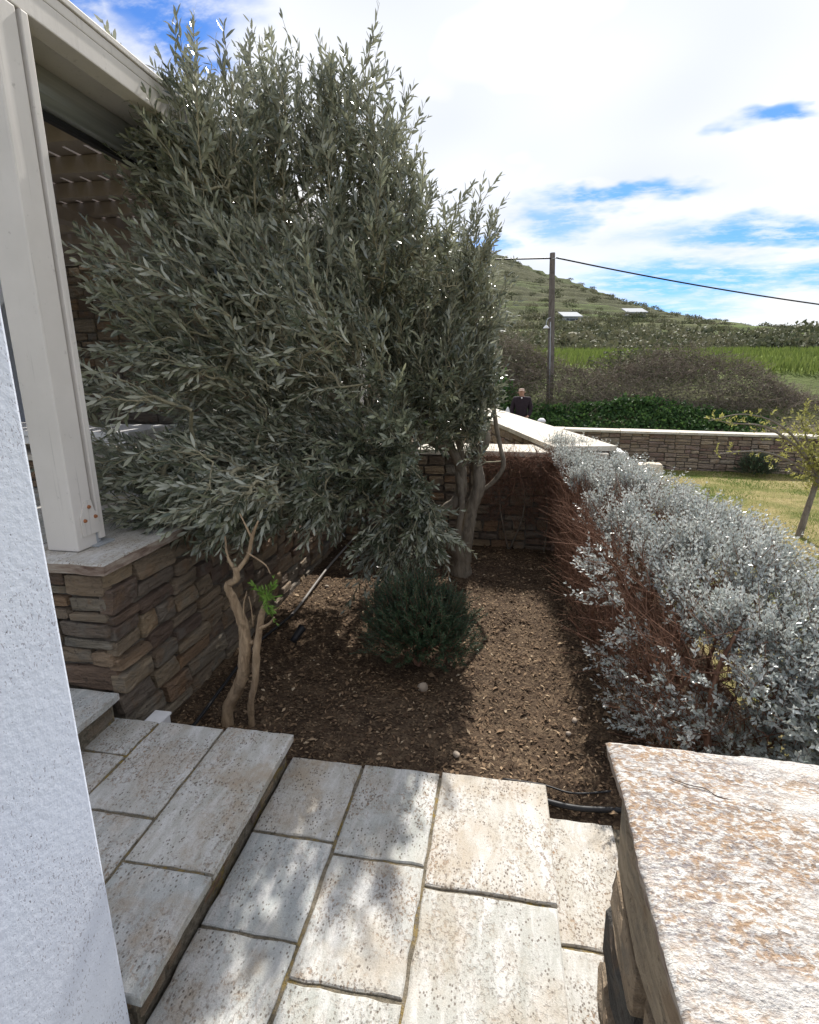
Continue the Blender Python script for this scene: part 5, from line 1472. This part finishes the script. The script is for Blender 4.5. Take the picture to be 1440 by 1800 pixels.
jverts = [(0, 0, 0.86), (0, 0, 1.10), (0, 0, 1.37), (0, 0, 1.485), (-0.185, 0, 1.415), (-0.245, 0.02, 1.12), (-0.25, -0.05, 0.93), (0.185, 0, 1.415), (0.25, 0.0, 1.13), (0.18, -0.10, 0.96)]
skin_obj('jacket', jverts, [(0, 1), (1, 2), (2, 3), (2, 4), (4, 5), (5, 6), (2, 7), (7, 8), (8, 9)], [(0.17, 0.15), (0.165, 0.145), (0.19, 0.155), 0.098, 0.088, 0.066, 0.056, 0.088, 0.066, 0.056], M_jack)
skin_obj('trousers', [(0, 0, 0.92), (-0.09, 0, 0.86), (-0.10, -0.01, 0.50), (-0.10, 0.02, 0.10), (0.09, 0, 0.86), (0.11, -0.01, 0.50), (0.12, 0.02, 0.10)], [(0, 1), (1, 2), (2, 3), (0, 4), (4, 5), (5, 6)], [0.15, 0.10, 0.078, 0.065, 0.10, 0.078, 0.065], M_trou)
for sx_ in (-0.10, 0.125):
    skin_obj('shoe', [(sx_, 0.06, 0.05), (sx_, -0.06, 0.045), (sx_, -0.17, 0.035)], [(0, 1), (1, 2)], [0.05, 0.052, 0.04], M_shoe, 1)
# fingers, face, hair, cap
for (hx, hy, hz_, s_) in [(-0.24, -0.085, 0.80, 1), (0.105, -0.16, 0.865, -1)]:
    for f_ in range(4):
        fx = hx + (f_ - 1.5) * 0.018
        ln = [0.060, 0.072, 0.068, 0.052][f_]
        skin_obj('finger', [(fx, hy, hz_), (fx, hy - 0.012, hz_ - ln * 0.5), (fx, hy + 0.004, hz_ - ln)], [(0, 1), (1, 2)], [0.010, 0.009, 0.008], M_skin, 1)
    skin_obj('thumb', [(hx + s_ * 0.03, hy, hz_ + 0.02), (hx + s_ * 0.048, hy - 0.012, hz_ - 0.01), (hx + s_ * 0.045, hy - 0.02, hz_ - 0.035)], [(0, 1), (1, 2)], [0.011, 0.010, 0.008], M_skin, 1)
skin_obj('nose', [(-0.02, -0.10, 1.605), (-0.022, -0.122, 1.575)], [(0, 1)], [0.012, 0.016], M_skin, 1)
for sx_ in (-0.105, 0.072): skin_obj('ear', [(sx_, -0.01, 1.615), (sx_, -0.005, 1.575)], [(0, 1)], [0.018, 0.013], M_skin, 1)
for sx_ in (-0.052, 0.014): skin_obj('eye', [(sx_, -0.094, 1.612), (sx_ + 0.012, -0.094, 1.612)], [(0, 1)], [0.009, 0.009], M_hair, 1)
skin_obj('mouth', [(-0.04, -0.092, 1.545), (0.0, -0.092, 1.545)], [(0, 1)], [0.006, 0.006], fm('lips', (0.30, 0.13, 0.11), 0.6), 1)
skin_obj('hair', [(-0.015, 0.035, 1.56), (-0.015, 0.035, 1.64)], [(0, 1)], [0.075, 0.085], M_hair, 2)
skin_obj('cap', [(-0.018, -0.01, 1.65), (-0.018, -0.005, 1.70)], [(0, 1)], [0.105, 0.075], M_capc, 2)
box('cap_brim', PX - 0.095, PX + 0.055, PY - 0.20, PY - 0.09, PZ + 1.645, PZ + 1.66, M_capc, pe, 0.006)
skin_obj('shirt_collar', [(-0.01, -0.10, 1.48), (-0.005, -0.12, 1.43)], [(0, 1)], [0.03, 0.012], M_white, 1)
# white bag in his right hand
bm = bmesh.new(); bmesh.ops.create_icosphere(bm, subdivisions=3, radius=1)
for v in bm.verts:
    zz = v.co.z
    wdt = 0.13 * (1.0 if zz < 0 else 1 - 0.72 * zz)
    v.co = Vector((PX - 0.36 + v.co.x * wdt, PY - 0.06 + v.co.y * 0.09, PZ + 0.92 + zz * 0.30)) + Vector((random.uniform(-1, 1), random.uniform(-1, 1), 0)) * 0.006
me = bpy.data.meshes.new('carrier_bag'); bm.to_mesh(me); bm.free(); me.materials.append(M_white)
tag(ob('carrier_bag', me), 'white carrier bag held at the side of the person', 'bag')
# small dark and white bucket on the path beside the person
V, F = tube([(0.98, 14.6, -0.62), (0.98, 14.6, 0.22)], [0.03, 0.03], 8, 3)
tp = empty('path_marker', (0.98, 14.6, -0.62)); tag(tp, 'dark short post with white top standing right of the person', 'post')
ob('marker_post', py_mesh('marker_post', V, F, M_black, True), tp)
V, F = tube([(0.98, 14.6, 0.215), (0.98, 14.6, 0.27), (0.98, 14.6, 0.33)], [0.09, 0.11, 0.05], 10, 3)
ob('marker_head', py_mesh('marker_head', V, F, M_white, True), tp)
